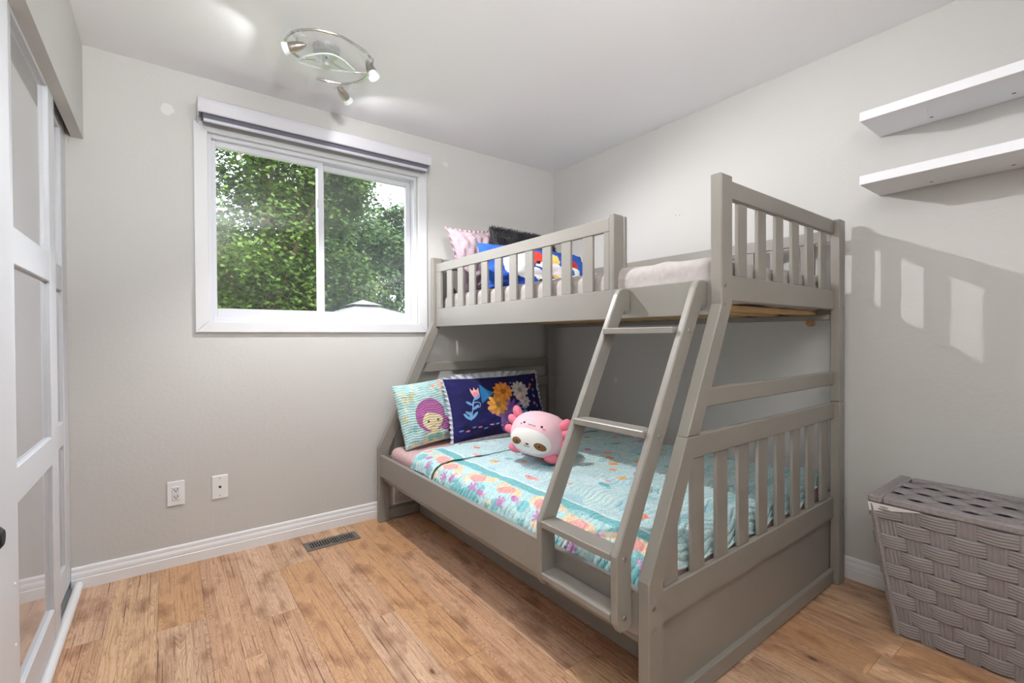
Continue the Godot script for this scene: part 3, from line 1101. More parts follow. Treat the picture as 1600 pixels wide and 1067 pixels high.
func build_quilt() -> void:
	quilt_bump = tex(quilting(3.0, 26))
	var m := mat(Color.WHITE, 0.92)
	m.albedo_texture = tex(quilt_print())
	m.heightmap_enabled = true
	m.heightmap_texture = tex(quilting(6.0, 56))
	m.heightmap_scale = 0.9
	var q := base("quilt", BED_AT, BED_TURN)
	tag(q, "aqua quilt printed with fish and shells spread on lower bunk", "quilt")
	var prof := resample([Vector2(1.352, 0.405), Vector2(1.352, 0.455), Vector2(1.338, 0.478), Vector2(1.29, 0.489), Vector2(0.7, 0.487), Vector2(0.14, 0.482), Vector2(0.085, 0.474), Vector2(0.054, 0.452), Vector2(0.041, 0.425), Vector2(0.036, 0.40)], 90)
	var along := resample([Vector2(-1.545, 0.0), Vector2(-0.12, 0.0), Vector2(-0.085, -0.008), Vector2(-0.064, -0.028), Vector2(-0.056, -0.06), Vector2(-0.054, -0.083)], 110)
	var nz := noise(41, 6.0, 3)
	var hem := noise(43, 5.0, 2)
	var pts := []
	for i in prof.size():
		var row := []
		for j in along.size():
			var x: float = prof[i].x
			var z: float = along[j].x
			var drop: float = along[j].y * (1.0 + 0.22 * hem.get_noise_2d(x, 3.0)) * (0.7 if x > 1.2 else 1.0)
			var y: float = maxf(prof[i].y + drop, 0.335)
			var flat := clampf((x - 0.05) / 0.1, 0.0, 1.0)
			y += nz.get_noise_2d(x, z) * 0.007 * flat + 0.004 * sin(z * 30.0 + nz.get_noise_2d(x * 0.4, z) * 4.0) * (1.0 - flat)
			if j > 86:
				z += 0.005 * nz.get_noise_2d(x * 2.0, 5.0)
				z = minf(z, -0.046)
			# thick corner sticking up beside the wall post
			var cz := smoothstep(-0.35, -0.08, z) * smoothstep(1.12, 1.33, x)
			y += cz * 0.03
			row.append(Vector3(x, y, z))
		pts.append(row)
	var st := begin()
	grid(st, pts)
	obj("cover", st.commit(), m, q)
	var hem_mat := mat(rgb(206, 228, 228), 0.9)
	var hp := []
	for i in range(0, pts.size(), 2):
		hp.append(pts[i][-1])
	obj("hem", tube(hp, 0.0045, 8), hem_mat, q)
	# the strip turned back at the pillows
	var fl := []
	for i in prof.size():
		if i < 8:
			continue
		var row := []
		for j in 15:
			var t := j / 14.0
			var z := lerpf(-1.55 + 0.06 * clampf((prof[i].x - 0.2) / 0.6, 0.0, 1.0), -1.33 + 0.03 * sin(prof[i].x * 4.0), t)
			var y: float = prof[i].y + 0.013 * (1.0 - pow(t, 10.0)) + nz.get_noise_2d(prof[i].x + 3.0, z) * 0.005
			var x: float = prof[i].x - (0.006 if prof[i].x < 0.08 else 0.0)
			row.append(Vector3(x, y + 0.003, z))
		fl.append(row)
	var st2 := begin()
	grid(st2, fl, func(i, j): return Vector2(0.02 + 0.98 * (i + 8) / 90.0, 0.62 - 0.16 * j / 14.0))
	obj("turned_back_flap", st2.commit(), m, q)
	var piping := []
	var front := []
	for i in range(0, fl.size(), 2):
		piping.append(fl[i][-1] + Vector3(0, 0.003, 0.002))
		front.append(fl[i][0])
	obj("piping", tube(piping, 0.0019, 6), mat(rgb(58, 104, 112), 0.9), q)
	obj("hem", tube(front, 0.006, 8), hem_mat, q)
	# rolled corner by the wall
	var roll := []
	for k in 9:
		var a := -0.4 + k * 0.42
		roll.append(Vector3(1.36 + 0.02 * cos(a), 0.46 + 0.026 * sin(a), -0.075 + 0.004 * k))
	obj("turned_corner", tube(smooth_path(roll, 3), 0.010, 8, 0.6), hem_mat, q)

func cushion(w: float, h: float, t: float, n := 26, seed_ := 1, wrinkle := 0.006, dent := 0.06) -> Mesh:
	var st := begin()
	var nz := noise(seed_, 1.0, 2)
	for s in [1.0, -1.0]:
		var pts := []
		for i in n + 1:
			var row := []
			for j in n + 1:
				var u := sin((2.0 * i / n - 1.0) * PI / 2)
				var v := sin((2.0 * j / n - 1.0) * PI / 2)
				var puff := pow(maxf(0.0, (1.0 - u * u) * (1.0 - v * v)), 0.42)
				var x := w * 0.5 * u * (1.0 - dent * (1.0 - v * v))
				var y := h * 0.5 * v * (1.0 - dent * (1.0 - u * u))
				var ed := clampf(puff * 4.0, 0.0, 1.0)
				var z: float = s * (t * 0.5 * puff + nz.get_noise_2d(u * 3.0 + s * 7.0, v * 3.0) * wrinkle * ed * 2.0)
				row.append(Vector3(x, y, z))
			pts.append(row)
		grid(st, pts, func(i, j):
			var u2 := sin((2.0 * i / n - 1.0) * PI / 2)
			var v2 := sin((2.0 * j / n - 1.0) * PI / 2)
			return Vector2((u2 + 1) / 2, (1 - v2) / 2), false, s < 0)
	return st.commit()

func ruffle(w: float, h: float, deep: float, amp: float, waves: int, dent := 0.06) -> Mesh:
	var st := begin()
	var rows := []
	var n := waves * 6
	for i in n + 1:
		var f := float(i) / n * 4.0
		var side := int(f) % 4
		var k := f - floorf(f)
		var p: Vector2
		match side:
			0: p = Vector2(lerpf(-1, 1, k), 1)
			1: p = Vector2(1, lerpf(1, -1, k))
			2: p = Vector2(lerpf(1, -1, k), -1)
			_: p = Vector2(-1, lerpf(-1, 1, k))
		var q := Vector2(p.x * w * 0.5 * (1 - dent * (1 - p.y * p.y)), p.y * h * 0.5 * (1 - dent * (1 - p.x * p.x)))
		var out := q.normalized()
		var wob := sin(i * TAU / 6.0) * amp
		rows.append([v3(q - out * 0.006, 0.0), v3(q + out * deep * 0.5, wob * 0.6), v3(q + out * deep, wob)])
	grid(st, rows)
	return st.commit()

func pillow_mat(img: Image, bump := true) -> StandardMaterial3D:
	var m := mat(Color.WHITE, 0.9)
	m.albedo_texture = tex(img)
	if bump:
		m.heightmap_enabled = true
		m.heightmap_texture = quilt_bump
		m.heightmap_scale = 0.5
	return m

func build_pillows() -> void:
	# print of a sea girl with magenta hair
	var img := Image.create(512, 512, false, Image.FORMAT_RGB8)
	img.fill(rgb(186, 222, 220))
	var rng := RandomNumberGenerator.new()
	rng.seed = 3
	for i in 40:
		fill(img, oval(Vector2(rng.randf() * 512, rng.randf() * 512), rng.randf_range(10, 46), rng.randf_range(8, 24), rng.randf()), [rgb(200, 230, 226), rgb(160, 210, 212), rgb(214, 234, 226), rgb(240, 226, 190)][i % 4])
	for i in 8:
		weed(img, Vector2(rng.randf_range(20, 120), rng.randf_range(120, 480)), 34, rng.randf_range(-0.4, 0.4), [rgb(120, 190, 190), rgb(226, 190, 90)][i % 2])
	for i in 6:
		shell(img, Vector2(rng.randf_range(150, 500), rng.randf_range(20, 70)), 20, rng.randf() * TAU, rgb(244, 180, 160), rgb(250, 214, 190))
	var hair := rgb(178, 104, 160)
	fill(img, oval(Vector2(240, 290), 142, 138), hair)
	fill(img, spin([Vector2(0, -1), Vector2(1.0, 0.1), Vector2(2.0, 0.9), Vector2(0.9, 1.3), Vector2(-0.3, 0.7)], Vector2(345, 360), 0, 82), hair)
	fill(img, oval(Vector2(250, 520), 104, 108), rgb(236, 224, 184))
	fill(img, oval(Vector2(246, 338), 98, 78), rgb(240, 228, 186))
	fill(img, [Vector2(130, 310), Vector2(160, 190), Vector2(330, 176), Vector2(366, 326), Vector2(280, 286), Vector2(200, 262)], rgb(184, 110, 166))
	for x in [206, 294]:
		fill(img, oval(Vector2(x, 340), 11, 10), rgb(84, 80, 70))
	stroke(img, [Vector2(234, 378), Vector2(250, 384), Vector2(268, 378)], 4, rgb(206, 130, 116))
	fill(img, oval(Vector2(214, 468), 36, 26), rgb(136, 200, 194))
	fill(img, oval(Vector2(286, 468), 36, 26), rgb(136, 200, 194))
	img.resize(256, 256, Image.INTERPOLATE_BILINEAR)
	img.resize(512, 512, Image.INTERPOLATE_CUBIC)
	for r in 15:  # quilting grooves: crease shade darkened into the print
		for x in range(0, 512):
			var yy := int(18 + r * 34 + sin(x * 0.03 + r) * 3)
			for d in 3:
				var c := img.get_pixel(x, clampi(yy + d, 0, 511))
				img.set_pixel(x, clampi(yy + d, 0, 511), c.darkened(0.12 if d == 1 else 0.06))
	var p1 := base("mermaid_pillow", Vector3(-1.245, 0.66, 0.225))
	tag(p1, "aqua quilted pillow printed with a magenta-haired girl", "pillow")
	p1.basis = Basis(Vector3.UP, 0.12) * Basis(Vector3.RIGHT, -0.3) * Basis(Vector3.BACK, 0.07)
	obj("pillow_body", cushion(0.385, 0.385, 0.13, 26, 7, 0.006, 0.03), pillow_mat(img), p1)
	# pale ruffled one behind
	var p0 := base("ruffled_pillow", Vector3(-0.66, 0.67, 0.155))
	tag(p0, "pale aqua ruffled pillow standing behind the navy pillow", "pillow")
	p0.basis = Basis(Vector3.RIGHT, -0.16)
	var pale := Image.create(256, 256, false, Image.FORMAT_RGB8)
	pale.fill(rgb(214, 228, 226))
	for i in 18:
		fish(pale, Vector2(rng.randf() * 256, rng.randf() * 256), 10, rng.randf() * TAU, rgb(232, 176, 90), rgb(240, 206, 150))
	obj("pillow_body", cushion(0.66, 0.38, 0.10, 20, 8, 0.004), pillow_mat(pale), p0)
	obj("ruffle", ruffle(0.66, 0.38, 0.03, 0.009, 44), mat(rgb(226, 234, 234), 0.9), p0)
	# navy folk-flower print
	var nav := Image.create(1024, 640, false, Image.FORMAT_RGB8)
	nav.fill(rgb(26, 24, 84))
	for i in 30:
		fill(nav, oval(Vector2(rng.randf() * 1024, rng.randf() * 640), rng.randf_range(30, 120), rng.randf_range(20, 60), rng.randf()), [rgb(24, 22, 76), rgb(30, 28, 94), rgb(22, 22, 66)][i % 3])
	var sprig := func(at: Vector2, s: float, flipx: float) -> void:
		var st := []
		for i in 10:
			var f := i / 9.0
			st.append(at + Vector2(flipx * s * (0.1 + 0.45 * f * f), -s * 1.5 * f))
		stroke(nav, st, s * 0.07, rgb(130, 176, 216))
		var curl := []
		for i in 14:
			var a := i * 0.42
			curl.append(at + Vector2(flipx * s * 0.5, -s * 0.7) + Vector2.from_angle(a + PI) * s * 0.32 * (1.0 - i / 18.0))
		stroke(nav, curl, s * 0.05, rgb(150, 190, 224))
		var tip: Vector2 = st[-1]
		fill(nav, oval(tip + Vector2(0, -s * 0.05), s * 0.26, s * 0.3), rgb(236, 150, 158))
		fill(nav, [tip + Vector2(-s * 0.28, -s * 0.5), tip + Vector2(-s * 0.05, -s * 0.2), tip + Vector2(-s * 0.26, 0)], rgb(244, 178, 178))
		fill(nav, [tip + Vector2(s * 0.28, -s * 0.5), tip + Vector2(s * 0.05, -s * 0.2), tip + Vector2(s * 0.26, 0)], rgb(244, 178, 178))
		fill(nav, [tip + Vector2(0, -s * 0.55), tip + Vector2(s * 0.1, -s * 0.2), tip + Vector2(-s * 0.1, -s * 0.2)], rgb(250, 196, 190))
		for k in 4:
			var b: Vector2 = st[1 + k * 2]
			var d := -1.0 if k % 2 == 0 else 1.0
			fill(nav, oval(b + Vector2(d * s * 0.22, -s * 0.1), s * 0.24, s * 0.09, -d * 0.6), rgb(112, 170, 214))
		for k in 3:
			fill(nav, oval(at + Vector2((k - 1) * s * 0.26, -s * 0.06), s * 0.09, s * 0.3, (k - 1) * 0.7), rgb(120, 178, 220))
	sprig.call(Vector2(150, 420), 150.0, 1.0)
	sprig.call(Vector2(770, 470), 130.0, -1.0)
	# large loose blossoms in orange, lavender and cream
	var bloom := func(at: Vector2, r: float, petals: int, c: Color, c2: Color) -> void:
		for i in petals:
			fill(nav, oval(at + Vector2.from_angle(TAU * i / petals) * r * 0.6, r * 0.5, r * 0.24, TAU * i / petals), c if i % 2 == 0 else c2)
		fill(nav, oval(at, r * 0.3, r * 0.3), c2.darkened(0.25))
	for k in 7:
		var a := -2.6 + k * 0.32
		fill(nav, oval(Vector2(520, 480) + Vector2.from_angle(a) * 120.0, 110, 26, a), [rgb(146, 104, 176), rgb(120, 84, 156)][k % 2])
	fill(nav, oval(Vector2(540, 520), 90, 110, 0.1), rgb(136, 98, 168))
	bloom.call(Vector2(440, 330), 110.0, 11, rgb(232, 150, 60), rgb(240, 176, 86))
	bloom.call(Vector2(530, 190), 105.0, 12, rgb(236, 156, 64), rgb(226, 132, 48))
	bloom.call(Vector2(740, 190), 100.0, 12, rgb(226, 214, 190), rgb(214, 196, 200))
	bloom.call(Vector2(770, 330), 70.0, 9, rgb(206, 190, 206), rgb(226, 214, 210))
	bloom.call(Vector2(590, 560), 60.0, 8, rgb(150, 40, 50), rgb(120, 30, 44))
	fill(nav, [Vector2(290, 90), Vector2(420, 200), Vector2(270, 300)], rgb(40, 120, 176))
	for i in 12:
		var at := Vector2(rng.randf_range(840, 1000), rng.randf_range(60, 560))
		if i % 3 == 0:
			fill(nav, star(at, 24, rng.randf(), 0.3), rgb(176, 196, 226))
		elif i % 3 == 1:
			coral(nav, at, 26, rng.randf_range(-0.5, 0.5), rgb(232, 150, 150))
		else:
			fill(nav, oval(at, 12, 22, rng.randf()), rgb(110, 130, 190))
	for i in 16:
		var at := Vector2(60 + i * 58, 540 + sin(i * 2.0) * 16)
		fill(nav, oval(at, 22, 8, 0.5 * sin(i * 3.1)), [rgb(120, 150, 206), rgb(226, 150, 160)][i % 2])
	for i in 7:
		var at := Vector2(rng.randf_range(600, 760), rng.randf_range(80, 260))
		fill(nav, star(at, 16, rng.randf(), 0.35), rgb(150, 176, 216))
	var p2 := base("navy_pillow", Vector3(-0.765, 0.668, 0.30))
	tag(p2, "navy pillow printed with pink flowers and blue leaves, white ruffled edge", "pillow")
	p2.basis = Basis(Vector3.UP, 0.03) * Basis(Vector3.RIGHT, -0.32)
	obj("pillow_body", cushion(0.76, 0.40, 0.15, 30, 17, 0.007), pillow_mat(nav, false), p2)
	obj("ruffle", ruffle(0.76, 0.40, 0.022, 0.008, 56), mat(rgb(216, 224, 234), 0.9), p2)
	# upper bunk
	var p3 := base("mauve_pillow", Vector3(-0.895, 1.612, 0.27))
	tag(p3, "mauve pillow with gathered edge leaning in the upper bunk corner", "pillow")
	p3.basis = Basis(Vector3.UP, 0.25) * Basis(Vector3.RIGHT, -0.25) * Basis(Vector3.BACK, 0.12)
	obj("pillow_body", cushion(0.40, 0.42, 0.14, 24, 27, 0.012, 0.10), M.mauve, p3)
	obj("ruffle", ruffle(0.40, 0.42, 0.022, 0.008, 40, 0.10), M.mauve, p3)
	var p4 := base("black_fluffy_pillow", Vector3(-0.545, 1.615, 0.36))
	tag(p4, "black fluffy fur pillow standing behind the blue printed pillow", "pillow")
	p4.basis = Basis(Vector3.UP, 0.1) * Basis(Vector3.RIGHT, -0.3)
	var fur := mat(rgb(34, 33, 36), 0.8)
	obj("pillow_body", cushion(0.58, 0.46, 0.17, 24, 37, 0.01), fur, p4)
	var blade := begin()
	for a in [0.0, PI / 2]:
		var sd := Vector3(cos(a), 0, sin(a)) * 0.0016
		quad(blade, -sd, sd, sd * 0.3 + Vector3(0.002, 0.016, 0), -sd * 0.3 + Vector3(0.002, 0.016, 0), Vector3(-sd.z, 0, sd.x))
	var mm := MultiMesh.new()
	mm.transform_format = MultiMesh.TRANSFORM_3D
	mm.mesh = blade.commit()
	mm.instance_count = 9000
	for i in mm.instance_count:
		var u := rng.randf_range(-0.99, 0.99)
		var v := rng.randf_range(-0.99, 0.99)
		var puff := pow(maxf(0.0, (1.0 - u * u) * (1.0 - v * v)), 0.42)
		var s := 1.0 if i % 4 > 0 else -1.0
		var p := Vector3(0.29 * u * (1 - 0.06 * (1 - v * v)), 0.23 * v * (1 - 0.06 * (1 - u * u)), s * 0.082 * puff)
		var n := Vector3(u * 0.6, v * 0.6, s * (0.3 + puff)).normalized()
		n = (n + Vector3(rng.randfn(), rng.randfn(), rng.randfn()) * 0.35).normalized()
		var x := n.cross(Vector3(0.3, 0.2, 0.9)).normalized()
		mm.set_instance_transform(i, Transform3D(Basis(x, n, x.cross(n)).scaled(Vector3.ONE * rng.randf_range(0.7, 1.4)), p))
	var fm := MultiMeshInstance3D.new()
	fm.multimesh = mm
	fm.material_override = mat(rgb(52, 51, 55), 0.7)
	put(fm, "fur", p4)
	fm.set_meta("kind", "stuff")
	# blue one with loose patches of colour
	var bl := Image.create(768, 384, false, Image.FORMAT_RGB8)
	bl.fill(rgb(40, 92, 190))
	for i in 20:
		fill(bl, oval(Vector2(rng.randf() * 768, rng.randf() * 384), rng.randf_range(20, 70), rng.randf_range(16, 40), rng.randf()), [rgb(36, 84, 178), rgb(46, 104, 204)][i % 2])
	fill(bl, oval(Vector2(190, 200), 92, 150, 0.1), rgb(236, 236, 238))
	fill(bl, oval(Vector2(150, 360), 110, 60, 0.1), rgb(26, 56, 140))
	fill(bl, oval(Vector2(330, 120), 60, 110, -0.4), rgb(222, 66, 58))
	fill(bl, oval(Vector2(350, 260), 70, 90, 0.5), rgb(238, 238, 240))
	stroke(bl, [Vector2(290, 210), Vector2(350, 250), Vector2(400, 330)], 26, rgb(40, 70, 160))
	for p in [[320, 340], [352, 362], [330, 180], [372, 200]]:
		fill(bl, oval(Vector2(p[0], p[1]), 16, 13), rgb(30, 30, 34))
	fill(bl, oval(Vector2(460, 130), 50, 60, 0.2), rgb(240, 214, 120))
	fill(bl, oval(Vector2(470, 250), 56, 80, -0.3), rgb(240, 232, 236))
	fill(bl, [Vector2(410, 384), Vector2(440, 280), Vector2(520, 384)], rgb(226, 120, 40))
	stroke(bl, [Vector2(430, 290), Vector2(500, 330), Vector2(540, 384)], 26, rgb(240, 190, 60))
	fill(bl, oval(Vector2(590, 150), 70, 60, 0.3), rgb(206, 60, 50))
	fill(bl, oval(Vector2(590, 250), 66, 80, 0.1), rgb(240, 240, 240))
	fill(bl, oval(Vector2(585, 230), 22, 34, 0.1), rgb(60, 110, 160))
	fill(bl, [Vector2(660, 384), Vector2(670, 300), Vector2(720, 384)], rgb(216, 70, 60))
	var p5 := base("blue_printed_pillow", Vector3(-0.61, 1.54, 0.55))
	tag(p5, "bright blue pillow with white, red and yellow patches on upper bunk", "pillow")
	p5.basis = Basis(Vector3.UP, 0.0) * Basis(Vector3.RIGHT, -0.45)
	obj("pillow_body", cushion(0.86, 0.31, 0.15, 28, 47, 0.008, 0.02), pillow_mat(bl, false), p5)

func build_plush() -> void:
	var o := base("plush_toy", Vector3(-0.985, 0.617, 1.0))
	tag(o, "round pink plush toy with a sloth face lying on the quilt", "plush toy")
	o.basis = Basis(Vector3.UP, -1.02) * Basis(Vector3.BACK, -0.2) * Basis(Vector3.RIGHT, -0.16)
	var r := Vector3(0.142, 0.116, 0.195)
	var pinkc := mat(rgb(240, 198, 206), 0.95)
	pinkc.rim_enabled = true
	pinkc.rim = 0.3
	var deep := mat(rgb(236, 128, 148), 0.95)
	var white := mat(rgb(242, 238, 232), 0.95)
	var brown := mat(rgb(134, 88, 48), 0.9)
	var warp := func(p: Vector3, d: Vector3) -> Vector3:
		var sq := Vector3(signf(d.x) * pow(absf(d.x), 0.86), signf(d.y) * pow(absf(d.y), 0.86), signf(d.z) * pow(absf(d.z), 0.9))
		var q := Vector3(sq.x * r.x, sq.y * r.y, sq.z * r.z)
		if q.y < -0.095:
			q.y = -0.095 - (q.y + 0.095) * -0.35
		return q
	obj("body", ellipsoid(r, 40, 26, warp), pinkc, o)
	var patch := func(called: String, c: Vector2, rx: float, ry: float, turn: float, lift: float, m: Material, parent: Node) -> MeshInstance3D:
		var st := begin()
		var rows := []
		for i in 25:
			var a := TAU * (i % 24) / 24
			var row := []
			for j in 7:
				var k := j / 6.0
				var q := Vector2(cos(a) * rx, sin(a) * ry).rotated(turn) * k + c
				var d := Vector3(q.x, q.y, sqrt(maxf(0.02, 1.0 - q.length_squared() * 0.8))).normalized()
				row.append(warp.call(Vector3.ZERO, d) * (1.0 + lift * (1.0 - 0.8 * pow(k, 6.0))))
			rows.append(row)
		grid(st, rows, null, true)
		return obj(called, st.commit(), m, parent)
	var face: MeshInstance3D = patch.call("face", Vector2(0, -0.22), 0.74, 0.47, 0.0, 0.03, white, o)
	for s in [-1.0, 1.0]:
		patch.call("eye_patch", Vector2(s * 0.38, -0.27), 0.25, 0.17, -s * 0.35, 0.04, brown, face)
		patch.call("eye", Vector2(s * 0.33, -0.25), 0.06, 0.06, 0.0, 0.05, M.black, face)
		patch.call("eye_glint", Vector2(s * 0.31, -0.23), 0.017, 0.017, 0.0, 0.055, white, face)
		patch.call("hood_eye", Vector2(s * 0.27, 0.44), 0.04, 0.045, 0.0, 0.02, M.black, o)
		patch.call("cheek", Vector2(s * 0.37, 0.36), 0.05, 0.028, 0.0, 0.018, deep, o)
	patch.call("nose", Vector2(0, -0.26), 0.045, 0.032, 0.0, 0.05, M.black, face)
	var line := func(pts: Array) -> Mesh:
		var path := []
		for p in pts:
			var d := Vector3(p[0], p[1], sqrt(maxf(0.02, 1.0 - (p[0] * p[0] + p[1] * p[1]) * 0.8))).normalized()
			path.append(warp.call(Vector3.ZERO, d) * 1.035)
		return tube(smooth_path(path, 3), 0.0013, 6)
	obj("mouth", line.call([[-0.07, -0.33], [-0.035, -0.36], [0.0, -0.345], [0.035, -0.36], [0.07, -0.33]]), M.dark, face)
	obj("hood_mouth", line.call([[-0.09, 0.42], [-0.05, 0.385], [0.0, 0.41], [0.05, 0.385], [0.09, 0.42]]), M.dark, o)
	# soft gill lobes on both sides
	for s in [-1.0, 1.0]:
		for k in 3:
			var a := 0.95 - k * 0.48
			var dir := Vector3(s * cos(a), sin(a), 0.06 - 0.05 * k).normalized()
			var root := Vector3(s * 0.105, 0.055 - 0.03 * k, 0.06)
			var pts := [root, root + dir * 0.025, root + dir * 0.05, root + dir * 0.066, root + dir * 0.072]
			obj("gill", tube(pts, [0.014, 0.022, 0.022, 0.015, 0.004], 14), deep, o)
	for f in [[-0.09, 0.06], [0.10, 0.07], [-0.10, -0.10], [0.10, -0.10]]:
		obj("foot", ellipsoid(Vector3(0.04, 0.026, 0.045), 18, 12), deep, o, Vector3(f[0], -0.088, f[1]))
	var tail := [Vector3(0, 0.03, -0.15), Vector3(0.0, 0.055, -0.19), Vector3(0.0, 0.085, -0.225), Vector3(0, 0.095, -0.245)]
	obj("tail", tube(smooth_path(tail, 4), [0.03, 0.032, 0.034, 0.035, 0.035, 0.034, 0.032, 0.03, 0.027, 0.023, 0.018, 0.012, 0.004], 14, 0.5), deep, o)

# ---------------------------------------------------------------- small things
func build_shelves() -> void:
	for k in 2:
		var y0: float = [1.986, 1.729][k]
		var s := base("floating_shelf", Vector3(-0.126, y0, 2.55))
		tag(s, ["upper of the two white floating shelves on right wall", "lower of the two white floating shelves on right wall"][k], "shelf", "white floating shelves")
		bar("board", Vector3(-0.126, 0, -0.4), Vector3(0.124, 0.036, 0.4), M.shelf, s, 0.0012)
		for z in [-0.215, 0.01]:
			obj("screw_hole", lathe([Vector2(0, 0.0004), Vector2(0.005, 0.0004), Vector2(0.006, 0), Vector2(0, 0)], 12), mat(rgb(90, 88, 92), 0.6), s, Vector3(0.059, -0.0004, z))

func build_hamper() -> void:
	var h := base("laundry_hamper", Vector3(-0.215, 0, 2.53))
	tag(h, "grey woven laundry hamper with lid standing under the shelves", "hamper")
	var strand := mat(Color.WHITE, 0.7)
	strand.albedo_texture = noise_tex(61, 0.05, rgb(140, 133, 133), rgb(162, 155, 155), 128)
	strand.uv1_triplanar = true
	strand.uv1_scale = Vector3.ONE * 9
	var top := [Vector3(-0.187, 0.495, -0.292), Vector3(-0.187, 0.495, 0.292), Vector3(0.185, 0.495, 0.292), Vector3(0.185, 0.495, -0.292)]
	var bot := [Vector3(-0.118, 0.004, -0.232), Vector3(-0.118, 0.004, 0.232), Vector3(0.135, 0.004, 0.232), Vector3(0.135, 0.004, -0.232)]
	var st := begin()
	for i in 4:
		var j := (i + 1) % 4
		quad(st, bot[i] * Vector3(0.95, 1, 0.96), bot[j] * Vector3(0.95, 1, 0.96), top[j] * Vector3(0.95, 1, 0.96), top[i] * Vector3(0.95, 1, 0.96), (bot[i] + bot[j]) * Vector3(1, 0, 1))
	quad(st, bot[0], bot[1], bot[2], bot[3], Vector3.DOWN)
	obj("inner_lining", st.commit(), strand, h)
	# one piece over and one piece under, each of twisted paper strands
	var ws := begin()
	var rows := []
	for i in 11:
		var u := lerpf(-0.74, 0.74, i / 10.0)
		var row := []
		for j in 26:
			var v := lerpf(-0.47, 0.47, j / 25.0)
			var rid := absf(sin(j / 25.0 * PI * 5.0))
			row.append(Vector3(u, v, 0.011 * cos(u * PI * 0.66) - 0.001 + 0.003 * rid - 0.004 * pow(absf(v) * 2.0, 6.0)))
		rows.append(row)
	grid(ws, rows)
	var weft := ws.commit()
	var vs := begin()
	rows = []
	for i in 17:
		var u := lerpf(-0.36, 0.36, i / 16.0)
		var row := []
		for j in 8:
			var v := lerpf(-0.62, 0.62, j / 7.0)
			row.append(Vector3(u, v, 0.002 * cos(v * PI * 0.7) + 0.0045 * absf(sin(i / 16.0 * PI * 4.0))))
		rows.append(row)
	grid(vs, rows)
	var warp := vs.commit()
	var nr := 9
	for side in 4:
		var j := (side + 1) % 4
		var cols := 8 if side % 2 == 0 else 5
		for r in nr:
			for c in cols:
				var u := (c + 0.5) / cols
				var v := (r + 0.5) / nr
				var p: Vector3 = bot[side].lerp(bot[j], u).lerp(top[side].lerp(top[j], u), v)
				var du: Vector3 = bot[side].lerp(top[side], v).direction_to(bot[j].lerp(top[j], v))
				var wd: float = bot[side].lerp(top[side], v).distance_to(bot[j].lerp(top[j], v)) / cols
				var dv: Vector3 = bot[side].lerp(bot[j], u).direction_to(top[side].lerp(top[j], u))
				var ht: float = bot[side].distance_to(top[side]) / nr
				var n := du.cross(dv).normalized()
				if n.dot(p * Vector3(1, 0, 1)) < 0:
					n = -n
				var over := (r + c + side) % 2 == 0
				obj("weft_band" if over else "warp_band", weft if over else warp, strand, h, p, Basis(du * wd, dv * ht, n))
	for i in 4:
		obj("corner_strand", tube([bot[i], top[i] - Vector3(0, 0.002, 0)], 0.012, 8), strand, h)
	# white cloth peeping out under the lid at the front corners
	for e in [-1.0, 1.0]:
		var cs := begin()
		var c0 := Vector3(-0.199, 0.497, e * 0.304)
		var c1 := Vector3(-0.199, 0.497, e * 0.304 - e * 0.16)
		var c2 := Vector3(-0.193, 0.462, e * 0.300)
		var c3 := Vector3(-0.05, 0.497, e * 0.304)
		tri(cs, c0, c1, c2, Vector3.LEFT)
		tri(cs, c0, c3, c2, Vector3(0, 0, e))
		obj("cloth_liner", cs.commit(), mat(rgb(226, 224, 222), 0.9), h)
	# lid
	var lid := base("lid", Vector3(0, 0.5, 0), 0.0, h)
	for s in [-1.0, 1.0]:
		bar("lid_rim", Vector3(-0.198, -0.004, s * 0.283 - 0.022), Vector3(0.193, 0.024, s * 0.283 + 0.022), strand, lid, 0.006)
		bar("lid_rim", Vector3(s * 0.178 - 0.019, -0.004, -0.26), Vector3(s * 0.178 + 0.014, 0.023, 0.26), strand, lid, 0.006)
	for k in 6:
		var ss := begin()
		var rws := []
		for i in 43:
			var z := lerpf(-0.262, 0.262, i / 42.0)
			var row := []
			for j in 9:
				var x := lerpf(-0.0262, 0.0262, j / 8.0)
				var wave := sin(z * TAU / 0.145 + (PI if k % 2 else 0.0))
				row.append(Vector3(x * (1.0 + 0.06 * wave), 0.013 + 0.0065 * wave + 0.003 * absf(sin(j / 8.0 * PI * 4.0)) - 0.006 * pow(absf(x) / 0.0262, 6.0), z))
			rws.append(row)
		grid(ss, rws, null, false, true)
		obj("lid_strip", ss.commit(), strand, lid, Vector3(-0.1335 + 0.0545 * k, 0, 0))

